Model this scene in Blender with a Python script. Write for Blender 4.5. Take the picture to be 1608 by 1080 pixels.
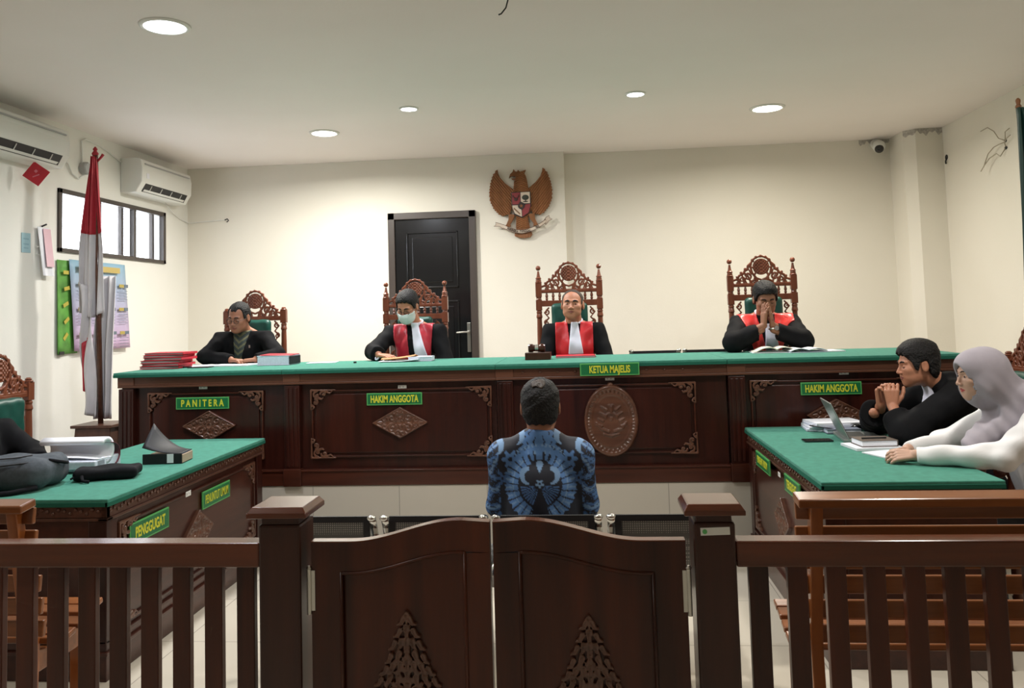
import bpy, bmesh, math, random
import numpy as np
from mathutils import Vector, Matrix, Euler
random.seed(7); rng = np.random.RandomState(3)
PI = math.pi
for o in list(bpy.data.objects): bpy.data.objects.remove(o, do_unlink=True)
SC = bpy.context.scene
COL = SC.collection

# ------------------------------------------------------------------ camera, world, exposure
cam_d = bpy.data.cameras.new('camera'); cam = bpy.data.objects.new('camera', cam_d); COL.objects.link(cam)
CR = Vector((0.995167,  0.093834, -0.028952)); CU = Vector((0.034796, -0.061248,  0.997516)); CF = Vector((-0.091828,  0.993702,  0.064217))
cam.matrix_world = Matrix(((CR.x, CU.x, -CF.x, 0), (CR.y, CU.y, -CF.y, 0), (CR.z, CU.z, -CF.z, 1.55), (0, 0, 0, 1)))
cam_d.sensor_width = 36; cam_d.lens = 1300/1608*36
cam_d.shift_x = (804-797.516)/1608; cam_d.shift_y = -(540-410.871)/1608
cam_d.clip_start = 0.05; cam_d.clip_end = 100
SC.camera = cam
SC.view_settings.view_transform = 'Standard'; SC.view_settings.look = 'None'
SC.view_settings.exposure = 0.0; SC.view_settings.gamma = 1.0; SC.view_settings.use_curve_mapping = False
world = bpy.data.worlds.new('daylight'); SC.world = world; world.use_nodes = True
bg = world.node_tree.nodes['Background']
bg.inputs[0].default_value = (0.86, 0.92, 1.0, 1); bg.inputs[1].default_value = 9.0

CEIL = 3.22
# (x, y, radius, watts, colour)
DOWNLIGHTS = [(-2.29, 4.344, .122, 42, (0.90, 0.93, 1.0)), (-2.27, 7.12, .118, 80, (1.0, 0.97, 0.90)),
              (-1.353, 6.425, .068, 24, (0.95, 0.95, 1.0)), (0.437, 6.341, .070, 22, (0.95, 0.95, 1.0)),
              (1.572, 7.025, .128, 46, (1.0, 0.93, 0.80))]
ADDED_LIGHTS = [(-.45, 3.45, .105, 30, (1, .97, .92)), (1.75, 3.6, .105, 34, (1, .96, .90)), (-2.3, 1.6, .105, 14, (1, .97, .92))]  # extra lamps without fixtures, added out of frame to light floor, gate and desks
def lamp(x, y, r, w, c):
    ld = bpy.data.lights.new('downlight_or_added_lamp', 'AREA'); ld.shape = 'DISK'; ld.size = 2*r*.9; ld.energy = w; ld.color = c
    ld.spread = math.radians(168)
    lo = bpy.data.objects.new('downlight_or_added_lamp', ld); COL.objects.link(lo); lo.location = (x, y, CEIL-.012)
    return lo
LAMPS = [lamp(*a) for a in DOWNLIGHTS]
for a in ADDED_LIGHTS: lamp(*a)

# ------------------------------------------------------------------ materials
def new_mat(name):
    m = bpy.data.materials.new(name); m.use_nodes = True
    return m, m.node_tree.nodes, m.node_tree.links, m.node_tree.nodes['Principled BSDF']
def plain(name, c, rough=.5, metal=0, noise=0, scale=20, bump=0, coat=0, spec=None, sheen=0, emit=None, es=0, trans=0, alpha=1):
    m, N, L, b = new_mat(name)
    b.inputs['Base Color'].default_value = (*c, 1); b.inputs['Roughness'].default_value = rough; b.inputs['Metallic'].default_value = metal
    if coat: b.inputs['Coat Weight'].default_value = coat; b.inputs['Coat Roughness'].default_value = .12
    if spec is not None: b.inputs['Specular IOR Level'].default_value = spec
    if sheen: b.inputs['Sheen Weight'].default_value = sheen
    if trans: b.inputs['Transmission Weight'].default_value = trans
    if alpha < 1: b.inputs['Alpha'].default_value = alpha
    if emit: b.inputs['Emission Color'].default_value = (*emit, 1); b.inputs['Emission Strength'].default_value = es
    if noise or bump:
        tc = N.new('ShaderNodeTexCoord'); n = N.new('ShaderNodeTexNoise'); n.inputs['Scale'].default_value = scale; n.inputs['Detail'].default_value = 4
        L.new(tc.outputs['Object'], n.inputs['Vector'])
        if noise:
            r = N.new('ShaderNodeValToRGB'); r.color_ramp.elements[0].position = .3; r.color_ramp.elements[1].position = .7
            r.color_ramp.elements[0].color = tuple(v*(1-noise) for v in c)+(1,); r.color_ramp.elements[1].color = tuple(min(1, v*(1+noise)) for v in c)+(1,)
            L.new(n.outputs['Fac'], r.inputs['Fac']); L.new(r.outputs['Color'], b.inputs['Base Color'])
        if bump:
            bp = N.new('ShaderNodeBump'); bp.inputs['Strength'].default_value = bump; bp.inputs['Distance'].default_value = .01
            L.new(n.outputs['Fac'], bp.inputs['Height']); L.new(bp.outputs['Normal'], b.inputs['Normal'])
    return m
def wood(name, c1, c2, axis='z', rough=.3, coat=.35, scale=9, big=.5):
    m, N, L, b = new_mat(name)
    tc = N.new('ShaderNodeTexCoord'); mp = N.new('ShaderNodeMapping')
    mp.inputs['Scale'].default_value = {'z': (1, 1, .07), 'x': (.07, 1, 1), 'y': (1, .07, 1)}[axis]
    L.new(tc.outputs['Object'], mp.inputs['Vector'])
    n = N.new('ShaderNodeTexNoise'); n.inputs['Scale'].default_value = scale*3; n.inputs['Detail'].default_value = 6; n.inputs['Roughness'].default_value = .6
    n2 = N.new('ShaderNodeTexNoise'); n2.inputs['Scale'].default_value = scale*.8; n2.inputs['Detail'].default_value = 2
    L.new(mp.outputs[0], n.inputs['Vector']); L.new(mp.outputs[0], n2.inputs['Vector'])
    mx = N.new('ShaderNodeMix'); mx.inputs[0].default_value = big
    L.new(n.outputs['Fac'], mx.inputs[2]); L.new(n2.outputs['Fac'], mx.inputs[3])
    r = N.new('ShaderNodeValToRGB'); r.color_ramp.elements[0].position = .33; r.color_ramp.elements[1].position = .68
    r.color_ramp.elements[0].color = (*c1, 1); r.color_ramp.elements[1].color = (*c2, 1)
    L.new(mx.outputs[0], r.inputs['Fac']); L.new(r.outputs['Color'], b.inputs['Base Color'])
    b.inputs['Roughness'].default_value = rough; b.inputs['Coat Weight'].default_value = coat; b.inputs['Coat Roughness'].default_value = .15; b.inputs['Specular IOR Level'].default_value = .3
    bp = N.new('ShaderNodeBump'); bp.inputs['Strength'].default_value = .10; bp.inputs['Distance'].default_value = .004
    L.new(n.outputs['Fac'], bp.inputs['Height']); L.new(bp.outputs['Normal'], b.inputs['Normal'])
    return m
def attr_mat(name, rough=.6, sheen=0, bump=0, coat=0):
    m, N, L, b = new_mat(name)
    a = N.new('ShaderNodeVertexColor'); a.layer_name = 'Col'
    L.new(a.outputs['Color'], b.inputs['Base Color']); b.inputs['Roughness'].default_value = rough
    if sheen: b.inputs['Sheen Weight'].default_value = sheen
    if coat: b.inputs['Coat Weight'].default_value = coat
    return m
def wall_mat(name, c, c2):
    m, N, L, b = new_mat(name)
    g = N.new('ShaderNodeNewGeometry'); n = N.new('ShaderNodeTexNoise'); n.inputs['Scale'].default_value = 1.3; n.inputs['Detail'].default_value = 5
    L.new(g.outputs['Position'], n.inputs['Vector'])
    r = N.new('ShaderNodeValToRGB'); r.color_ramp.elements[0].position = .3; r.color_ramp.elements[1].position = .75
    r.color_ramp.elements[0].color = (*c2, 1); r.color_ramp.elements[1].color = (*c, 1)
    L.new(n.outputs['Fac'], r.inputs['Fac']); L.new(r.outputs['Color'], b.inputs['Base Color'])
    b.inputs['Roughness'].default_value = .6; b.inputs['Specular IOR Level'].default_value = .3
    n2 = N.new('ShaderNodeTexNoise'); n2.inputs['Scale'].default_value = 60; L.new(g.outputs['Position'], n2.inputs['Vector'])
    bp = N.new('ShaderNodeBump'); bp.inputs['Strength'].default_value = .05; bp.inputs['Distance'].default_value = .01
    L.new(n2.outputs['Fac'], bp.inputs['Height']); L.new(bp.outputs['Normal'], b.inputs['Normal'])
    return m
def tile_mat(name, c, grout, sx, sy, axes='xy', rough=.15, off=(0, 0)):
    m, N, L, b = new_mat(name)
    g = N.new('ShaderNodeNewGeometry'); s = N.new('ShaderNodeSeparateXYZ'); L.new(g.outputs['Position'], s.inputs[0])
    cb = N.new('ShaderNodeCombineXYZ'); L.new(s.outputs['X'], cb.inputs[0]); L.new(s.outputs['Y' if axes == 'xy' else 'Z'], cb.inputs[1])
    mp = N.new('ShaderNodeMapping'); mp.inputs['Location'].default_value = (off[0], off[1], 0); L.new(cb.outputs[0], mp.inputs['Vector'])
    br = N.new('ShaderNodeTexBrick'); br.offset = 0; br.inputs['Scale'].default_value = 1; br.inputs['Brick Width'].default_value = sx; br.inputs['Row Height'].default_value = sy
    br.inputs['Mortar Size'].default_value = .003; br.inputs['Mortar Smooth'].default_value = .2
    br.inputs['Color1'].default_value = (*c, 1); br.inputs['Color2'].default_value = tuple(v*.96 for v in c)+(1,); br.inputs['Mortar'].default_value = (*grout, 1)
    L.new(mp.outputs[0], br.inputs['Vector']); L.new(br.outputs['Color'], b.inputs['Base Color']); b.inputs['Roughness'].default_value = rough
    return m
M = dict(
    wood=wood('dark_mahogany', (.013, .0036, .0026), (.050, .010, .0058), coat=.2),
    woodx=wood('dark_mahogany_along', (.028, .007, .004), (.080, .020, .010), 'x', coat=.25),
    woody=wood('dark_mahogany_deep', (.030, .009, .006), (.075, .022, .013), 'y', coat=.3),
    cornice=wood('brown_cornice_wood', (.07, .026, .015), (.14, .055, .030), 'x', rough=.4, coat=.2),
    corny=wood('brown_cornice_wood_side', (.055, .022, .014), (.12, .05, .030), 'y', rough=.4, coat=.2),
    carve=wood('carved_wood', (.060, .024, .014), (.15, .062, .036), 'x', rough=.28, coat=.5),
    chair=wood('carved_chair_wood', (.10, .026, .012), (.23, .07, .034), 'z', rough=.3, coat=.4),
    gate=wood('gate_wood', (.011, .0028, .0012), (.105, .021, .0060), rough=.3, coat=.12, scale=4),
    gatex=wood('gate_rail_wood', (.034, .0085, .0032), (.14, .033, .010), 'x', rough=.22, coat=.5, scale=5),
    post=wood('post_wood', (.018, .005, .003), (.070, .018, .008), rough=.28, coat=.2, scale=5),
    teak=wood('orange_teak', (.13, .042, .013), (.33, .115, .036), 'x', rough=.3, coat=.35),
    teakz=wood('orange_teak_upright', (.24, .068, .016), (.42, .135, .034), 'z', rough=.3, coat=.4),
    eagle=wood('carved_teak', (.16, .062, .022), (.30, .125, .048), 'z', rough=.5, coat=.05),
    cloth=plain('green_felt', (.058, .235, .172), .95, noise=.12, scale=30, sheen=.1, spec=.1),
    clothedge=plain('green_felt_edge', (.02, .12, .08), .95, spec=.1),
    uphol=plain('green_leather', (.006, .062, .045), .42, noise=.15, scale=15, bump=.1),
    wall=wall_mat('cream_paint', (.80, .765, .68), (.77, .735, .645)),
    wallw=wall_mat('white_paint', (.82, .81, .76), (.79, .78, .72)),
    ceil=wall_mat('ceiling_paint', (.86, .80, .77), (.83, .77, .735)),
    floor=tile_mat('floor_tiles', (.66, .60, .49), (.38, .34, .28), .6, .6, off=(.22, .2)),
    riser=tile_mat('riser_tiles', (.50, .46, .39), (.28, .26, .22), .6, .6, 'xz', .35, off=(.1, .18)),
    black=plain('black_paint', (.006, .006, .007), .18, coat=.3),
    frame=plain('dark_frame', (.055, .043, .037), .35),
    metal=plain('brushed_metal', (.55, .54, .5), .3, 1),
    chrome=plain('chrome', (.75, .75, .73), .15, 1),
    white=plain('white_plastic', (.76, .76, .72), .35),
    greyp=plain('grey_plastic', (.42, .42, .42), .5),
    dark=plain('dark_slot', (.008, .008, .01), .5),
    paper=plain('paper', (.80, .81, .86), .7),
    pages=plain('page_edges', (.62, .66, .76), .8, noise=.08, scale=120),
    cream=plain('cream_page', (.80, .74, .60), .7),
    red=plain('red_card', (.50, .02, .035), .5, noise=.1, scale=12),
    plate=plain('plate_green', (.006, .15, .045), .35, coat=.2),
    plateb=plain('plate_border_green', (.10, .42, .12), .35),
    yellow=plain('yellow_lettering', (.62, .62, .04), .4),
    skin=plain('skin', (.43, .185, .105), .5, noise=.06, scale=25),
    skinl=plain('fair_skin', (.50, .30, .215), .5, noise=.05, scale=25),
    skind=plain('tan_skin', (.29, .125, .07), .5, noise=.06, scale=25),
    lips=plain('lips', (.22, .06, .045), .5),
    lipsr=plain('red_lips', (.38, .05, .05), .45),
    hair=plain('black_hair', (.007, .006, .006), .6, noise=.3, scale=110, bump=.9, spec=.3),
    hairt=plain('thinning_hair', (.045, .03, .022), .55, noise=.4, scale=60),
    eyew=plain('eye_white', (.7, .68, .64), .3), iris=plain('iris', (.012, .008, .006), .2),
    robe=plain('black_robe', (.005, .005, .006), .8, noise=.2, scale=8, spec=.15),
    suit=plain('black_suit', (.006, .006, .007), .85, noise=.2, scale=14, spec=.12),
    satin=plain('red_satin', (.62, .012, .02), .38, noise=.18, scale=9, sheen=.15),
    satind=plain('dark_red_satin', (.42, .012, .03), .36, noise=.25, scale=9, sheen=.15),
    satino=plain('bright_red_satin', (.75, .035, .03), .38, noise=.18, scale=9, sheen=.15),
    jabot=plain('white_band', (.74, .74, .86), .6),
    maskm=plain('surgical_mask', (.62, .70, .68), .7),
    shirtw=plain('white_shirt', (.80, .79, .79), .7, noise=.04, scale=10),
    hijab=plain('lavender_grey_cloth', (.33, .30, .335), .8, noise=.06, scale=12, sheen=.1),
    grey=plain('dark_grey_cloth', (.060, .072, .085), .85, noise=.15, scale=60, bump=.1),
    blackc=plain('black_cloth', (.008, .008, .010), .8, noise=.2, scale=40, spec=.15),
    trous=plain('dark_trousers', (.012, .013, .018), .8),
    teal=plain('teal_shirt', (.03, .075, .07), .7),
    glass=plain('glasses_lens', (.9, .9, .9), .05, trans=1.0),
    phone=plain('phone_black', (.010, .011, .014), .15, coat=.5),
    laptop=plain('laptop_shell', (.33, .35, .33), .35, .6),
    keys=plain('laptop_keys', (.02, .02, .02), .5),
    nbrown=plain('brown_cover', (.11, .08, .062), .5),
    book=plain('black_cover', (.012, .012, .014), .55, spec=.3), bookb=plain('blue_label', (.06, .12, .30), .5),
    flagr=plain('flag_red', (.42, .02, .035), .6, noise=.12, scale=6),
    flagw=plain('flag_white', (.60, .58, .60), .7, noise=.06, scale=6),
    flagg=plain('flag_green', (.004, .030, .022), .6, noise=.2, scale=6),
    tan=plain('tan_folder', (.45, .20, .06), .6, noise=.15, scale=30),
    shieldtxt=plain('motto_dark', (.05, .025, .015), .6), mesh=None, fringe=plain('gold_fringe', (.45, .30, .08), .6),
)
def perforated():
    m, N, L, b = new_mat('perforated_steel')
    tc = N.new('ShaderNodeTexCoord'); v = N.new('ShaderNodeTexVoronoi'); v.inputs['Scale'].default_value = 110; v.inputs['Randomness'].default_value = .05
    L.new(tc.outputs['Object'], v.inputs['Vector'])
    r = N.new('ShaderNodeValToRGB'); r.color_ramp.elements[0].position = .30; r.color_ramp.elements[1].position = .36
    r.color_ramp.elements[0].color = (.34, .33, .30, 1); r.color_ramp.elements[1].color = (.09, .09, .085, 1)
    L.new(v.outputs['Distance'], r.inputs['Fac']); L.new(r.outputs['Color'], b.inputs['Base Color']); b.inputs['Roughness'].default_value = .5
    return m
M['mesh'] = perforated()

# ------------------------------------------------------------------ mesh helpers
def tag(o, label=None, cat=None, group=None, kind=None):
    if label: o['label'] = label
    if cat: o['category'] = cat
    if group: o['group'] = group
    if kind: o['kind'] = kind
    return o
def thing(name, label, cat, loc=(0, 0, 0), rz=0, group=None):
    o = bpy.data.objects.new(name, None); COL.objects.link(o); o.empty_display_size = .1
    o.location = loc; o.rotation_euler = (0, 0, rz)
    return tag(o, label, cat, group)
class MB:
    def __init__(s): s.v = []; s.f = []
    def add(s, vs, fs):
        b = len(s.v); s.v += [tuple(v) for v in vs]; s.f += [tuple(i+b for i in f) for f in fs]; return s
    def box(s, c, d, r=(0, 0, 0), top=None):
        """centre, full size, euler, top=(sx,sy) scale of the upper face"""
        R = Euler(r).to_matrix(); tx, ty = top or (1, 1); vs = []
        for z in (-.5, .5):
            for x, y in ((-.5, -.5), (.5, -.5), (.5, .5), (-.5, .5)):
                k = (tx, ty) if z > 0 else (1, 1)
                vs.append(R @ Vector((x*d[0]*k[0], y*d[1]*k[1], z*d[2]))+Vector(c))
        return s.add(vs, [(3, 2, 1, 0), (4, 5, 6, 7), (0, 1, 5, 4), (1, 2, 6, 5), (2, 3, 7, 6), (3, 0, 4, 7)])
    def bb(s, x0, x1, y0, y1, z0, z1): return s.box(((x0+x1)/2, (y0+y1)/2, (z0+z1)/2), (abs(x1-x0), abs(y1-y0), abs(z1-z0)))
    def lathe(s, c, prof, n=16, axis='z'):
        """prof: (r, h) pairs"""
        vs = []
        for r, h in prof:
            for i in range(n):
                a = 2*PI*i/n; p = (r*math.cos(a), r*math.sin(a), h)
                if axis == 'x': p = (p[2], p[0], p[1])
                if axis == 'y': p = (p[0], p[2], p[1])
                vs.append(Vector(p)+Vector(c))
        fs = []
        for j in range(len(prof)-1):
            for i in range(n):
                q = (j*n+i, j*n+(i+1) % n, (j+1)*n+(i+1) % n, (j+1)*n+i)
                fs.append(q if axis != 'y' else q[::-1])
        a, b = tuple(range(n))[::-1], tuple(range((len(prof)-1)*n, len(prof)*n))
        fs += [a, b] if axis != 'y' else [a[::-1], b[::-1]]
        return s.add(vs, fs)
    def tube(s, pts, r, n=8, closed=False):
        pts = [Vector(p) for p in pts]; m = len(pts); rs = r if hasattr(r, '__len__') else [r]*m
        vs = []; up = Vector((0, 0, 1)); prev = None
        for i, p in enumerate(pts):
            a = pts[(i-1) % m] if (i > 0 or closed) else p; b = pts[(i+1) % m] if (i < m-1 or closed) else p
            t = (b-a).normalized() if (b-a).length > 1e-9 else Vector((0, 0, 1))
            if prev is None:
                x = t.cross(up); x = t.cross(Vector((1, 0, 0))) if x.length < .05 else x
            else: x = prev-t*prev.dot(t)
            x.normalize(); prev = x; y = t.cross(x)
            for k in range(n):
                an = 2*PI*k/n; vs.append(p+(x*math.cos(an)+y*math.sin(an))*rs[i])
        fs = []
        for j in range(m if closed else m-1):
            j2 = (j+1) % m
            for k in range(n): fs.append((j*n+k, j2*n+k, j2*n+(k+1) % n, j*n+(k+1) % n)[::-1])
        if not closed: fs += [tuple(range(n)), tuple(range((m-1)*n, m*n))[::-1]]
        return s.add(vs, fs)
    def prism(s, poly, y0, y1, plane='xz'):
        """polygon extruded; plane xz -> along y, xy -> along z, yz -> along x"""
        n = len(poly); f = {'xz': lambda a, b, t: (a, t, b), 'xy': lambda a, b, t: (a, b, t), 'yz': lambda a, b, t: (t, a, b)}[plane]
        vs = [f(a, b, y0) for a, b in poly]+[f(a, b, y1) for a, b in poly]
        fs = [tuple(range(n)), tuple(range(2*n-1, n-1, -1))]+[(i, i+n, (i+1) % n+n, (i+1) % n) for i in range(n)]
        return s.add(vs, fs)
    def ball(s, c, r, n=12, m=8):
        r = r if hasattr(r, '__len__') else (r, r, r); vs = []
        prof = [(math.sin(PI*(j+.02)/(m+.04)), -math.cos(PI*(j+.02)/(m+.04))) for j in range(m+1)]
        for a, h in prof:
            for i in range(n): t = 2*PI*i/n; vs.append((c[0]+r[0]*a*math.cos(t), c[1]+r[1]*a*math.sin(t), c[2]+r[2]*h))
        fs = [(j*n+i, j*n+(i+1) % n, (j+1)*n+(i+1) % n, (j+1)*n+i) for j in range(m) for i in range(n)]
        return s.add(vs, fs+[tuple(range(n))[::-1], tuple(range(m*n, m*n+n))])
    def grid(s, fn, nu, nv):
        vs = [fn(i/nu, j/nv) for j in range(nv+1) for i in range(nu+1)]
        fs = [(j*(nu+1)+i, j*(nu+1)+i+1, (j+1)*(nu+1)+i+1, (j+1)*(nu+1)+i) for j in range(nv) for i in range(nu)]
        return s.add(vs, fs)
def mk(name, mb, mat, parent=None, bevel=0, smooth=False, solid=0, loc=None, rot=None):
    me = bpy.data.meshes.new(name); me.from_pydata(mb.v, [], mb.f); me.update()
    bm = bmesh.new(); bm.from_mesh(me); bmesh.ops.recalc_face_normals(bm, faces=bm.faces); bm.to_mesh(me); bm.free()
    mats = mat if isinstance(mat, (list, tuple)) else [mat]
    for m in mats: me.materials.append(M[m] if isinstance(m, str) else m)
    o = bpy.data.objects.new(name, me); COL.objects.link(o)
    if parent is not None: o.parent = parent
    if loc: o.location = loc
    if rot: o.rotation_euler = rot
    if smooth: me.shade_smooth() if hasattr(me, 'shade_smooth') else None
    if solid:
        d = o.modifiers.new('solid', 'SOLIDIFY'); d.thickness = solid; d.offset = 0
    if bevel:
        d = o.modifiers.new('bevel', 'BEVEL'); d.width = bevel; d.segments = 2; d.limit_method = 'ANGLE'; d.angle_limit = math.radians(40)
    return o
def copy_tree(o, parent=None):
    c = o.copy(); COL.objects.link(c); c.parent = parent
    for ch in [x for x in bpy.data.objects if x.parent is o]: copy_tree(ch, c)
    return c
def text(name, s, size, mat, parent, loc, rot, sx=1.0, ext=.0008, bold=.0):
    cu = bpy.data.curves.new(name, 'FONT'); cu.body = s; cu.size = size; cu.extrude = ext; cu.offset = bold
    cu.align_x = 'CENTER'; cu.align_y = 'CENTER'; cu.materials.append(M[mat])
    tmp = bpy.data.objects.new('tmp', cu); COL.objects.link(tmp)
    me = bpy.data.meshes.new_from_object(tmp, depsgraph=bpy.context.evaluated_depsgraph_get()); bpy.data.objects.remove(tmp)
    me.transform(Matrix.Diagonal((sx, 1, 1, 1)))
    o = bpy.data.objects.new(name, me); COL.objects.link(o); o.parent = parent; o.location = loc; o.rotation_euler = rot
    return o

# ------------------------------------------------------------------ implicit surfaces (surface nets)
def nets(f, lo, hi, h):
    ax = [np.arange(a, b+h, h, dtype=np.float32) for a, b in zip(lo, hi)]
    n = tuple(len(a) for a in ax)
    P = np.stack(np.meshgrid(*ax, indexing='ij'), -1).reshape(-1, 3)
    V = np.concatenate([f(P[i:i+400000]) for i in range(0, len(P), 400000)]).reshape(n).astype(np.float32)
    for a in range(3):
        for e in (0, -1):
            sl = [slice(None)]*3; sl[a] = e; V[tuple(sl)] = np.maximum(V[tuple(sl)], h*.3)
    S = V < 0; m = tuple(k-1 for k in n)
    def c(a, dx, dy, dz): return a[dx:dx+m[0], dy:dy+m[1], dz:dz+m[2]]
    cnt = sum(c(S, i, j, k).astype(np.int8) for i in (0, 1) for j in (0, 1) for k in (0, 1))
    mix = (cnt > 0) & (cnt < 8); idx = np.full(m, -1, np.int64); K = np.argwhere(mix); idx[mix] = np.arange(len(K))
    if not len(K): return np.zeros((0, 3)), []
    acc = np.zeros((len(K), 3)); num = np.zeros(len(K))
    cr = [(i, j, k) for i in (0, 1) for j in (0, 1) for k in (0, 1)]
    for a in cr:
        for ax_ in range(3):
            if a[ax_]: continue
            b = list(a); b[ax_] = 1
            va = V[K[:, 0]+a[0], K[:, 1]+a[1], K[:, 2]+a[2]]; vb = V[K[:, 0]+b[0], K[:, 1]+b[1], K[:, 2]+b[2]]
            d = (va < 0) != (vb < 0); t = np.where(d, va/np.where(d, va-vb, 1), 0)
            p = np.tile(np.array(a, float), (len(K), 1)); p[:, ax_] = t
            acc[d] += p[d]; num[d] += 1
    vs = (K+acc/num[:, None])*h+np.array(lo)
    fs = []
    for ax_ in range(3):
        o1, o2 = [(1, 2), (2, 0), (0, 1)][ax_]
        sh = list(n); sh[ax_] -= 1
        s0 = [slice(0, k) for k in n]; s1 = [slice(0, k) for k in n]; s0[ax_] = slice(0, n[ax_]-1); s1[ax_] = slice(1, n[ax_])
        A = S[tuple(s0)]; B = S[tuple(s1)]
        for sg in (0, 1):
            E = np.argwhere((A & ~B) if sg == 0 else (~A & B))
            ok = (E[:, o1] > 0) & (E[:, o2] > 0) & (E[:, o1] < n[o1]-1) & (E[:, o2] < n[o2]-1); E = E[ok]
            q = []
            for d1, d2 in ((1, 1), (0, 1), (0, 0), (1, 0)):
                e = E.copy(); e[:, o1] -= d1; e[:, o2] -= d2; q.append(idx[e[:, 0], e[:, 1], e[:, 2]])
            q = np.stack(q, 1)
            fs.append(q if sg == 0 else q[:, ::-1])
    return vs, np.concatenate(fs)
def net_obj(name, patches, mat, parent=None, colour=None, loc=None, rot=None):
    """patches: list of (f, lo, hi, h); several patches become one mesh"""
    V, F, b = [], [], 0
    for f, lo, hi, h in patches:
        v, q = nets(f, lo, hi, h)
        if len(v) == 0: continue
        V.append(v); F.append(q+b); b += len(v)
    V = np.concatenate(V); F = np.concatenate(F)
    me = bpy.data.meshes.new(name); me.vertices.add(len(V)); me.vertices.foreach_set('co', V.astype(np.float32).ravel())
    me.loops.add(len(F)*4); me.loops.foreach_set('vertex_index', F.astype(np.int32).ravel())
    me.polygons.add(len(F)); me.polygons.foreach_set('loop_start', np.arange(0, len(F)*4, 4, dtype=np.int32))
    me.polygons.foreach_set('loop_total', np.full(len(F), 4, dtype=np.int32)) if False else None
    me.update(calc_edges=True); me.validate()
    me.polygons.foreach_set('use_smooth', np.ones(len(me.polygons), dtype=bool))
    mats = mat if isinstance(mat, (list, tuple)) else [mat]
    for m_ in mats: me.materials.append(M[m_] if isinstance(m_, str) else m_)
    if colour is not None:
        ca = me.color_attributes.new('Col', 'FLOAT_COLOR', 'POINT')
        cc = np.ones((len(V), 4), np.float32); cc[:, :3] = colour(V); ca.data.foreach_set('color', cc.ravel())
    o = bpy.data.objects.new(name, me); COL.objects.link(o)
    if parent is not None: o.parent = parent
    if loc: o.location = loc
    if rot: o.rotation_euler = rot
    return o
def cap(P, a, b, ra, rb=None):
    rb = ra if rb is None else rb; a = np.array(a, np.float32); b = np.array(b, np.float32); ab = b-a
    t = np.clip(((P-a) @ ab)/(ab @ ab+1e-9), 0, 1); return np.linalg.norm(P-a-t[:, None]*ab, axis=1)-(ra+(rb-ra)*t)
def ell(P, c, r, R=None):
    q = P-np.array(c, np.float32); q = q @ np.array(R, np.float32) if R is not None else q
    q = q/np.array(r, np.float32); k = np.linalg.norm(q, axis=1); return (k-1)*min(r)*(.6+.4*np.clip(k, 0, 1))
def rbox(P, c, d, rr, R=None):
    q = P-np.array(c, np.float32); q = q @ np.array(R, np.float32) if R is not None else q
    q = np.abs(q)-np.array(d, np.float32)/2+rr
    return np.linalg.norm(np.maximum(q, 0), axis=1)+np.minimum(q.max(1), 0)-rr
def smin(a, b, k):
    h = np.clip(.5+.5*(b-a)/k, 0, 1); return b+(a-b)*h-k*h*(1-h)
def smax(a, b, k): return -smin(-a, -b, k)
def scl(f, P, s, c=(0, 0, 0)):
    s = np.array(s, np.float32); c = np.array(c, np.float32); return f((P-c)/s+c)*float(s.min())
def rotm(p=0, y=0, r=0):
    """pitch (nod down), yaw (towards +x), roll; local -> world"""
    return np.array(Matrix.Rotation(y, 3, 'Z') @ Matrix.Rotation(r, 3, 'Y') @ Matrix.Rotation(p, 3, 'X'), np.float32)
def strokes(x, z, lines):
    """distance to thick polylines; lines: (pts, r0, r1)"""
    d = np.full(x.shape, 9., np.float32)
    for pts, r0, r1 in lines:
        n = len(pts)-1
        for i in range(n):
            ax_, az = pts[i]; bx, bz = pts[i+1]; dx, dz = bx-ax_, bz-az; L2 = dx*dx+dz*dz+1e-12
            t = np.clip(((x-ax_)*dx+(z-az)*dz)/L2, 0, 1)
            d = np.minimum(d, np.hypot(x-ax_-t*dx, z-az-t*dz)-(r0+(r1-r0)*(i+t)/n))
    return d
def spiral(cx, cz, r, turns=1.3, a0=0, sgn=1, n=16, r1=.12):
    return [(cx+r*(1-(1-r1)*i/n)*math.cos(a0+sgn*2*PI*turns*i/n), cz+r*(1-(1-r1)*i/n)*math.sin(a0+sgn*2*PI*turns*i/n)) for i in range(n+1)]
def poly_sdf(x, z, pts):
    d = np.full(x.shape, 1e9, np.float32); s = np.ones(x.shape, np.float32); n = len(pts)
    for i in range(n):
        ax_, az = pts[i]; bx, bz = pts[i-1]; ex, ez = bx-ax_, bz-az; wx, wz = x-ax_, z-az
        t = np.clip((wx*ex+wz*ez)/(ex*ex+ez*ez+1e-12), 0, 1); qx, qz = wx-ex*t, wz-ez*t; d = np.minimum(d, qx*qx+qz*qz)
        c1 = z >= az; c2 = z < bz; c3 = ex*wz > ez*wx
        s = np.where((c1 & c2 & c3) | (~c1 & ~c2 & ~c3), -s, s)
    return s*np.sqrt(d)

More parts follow.
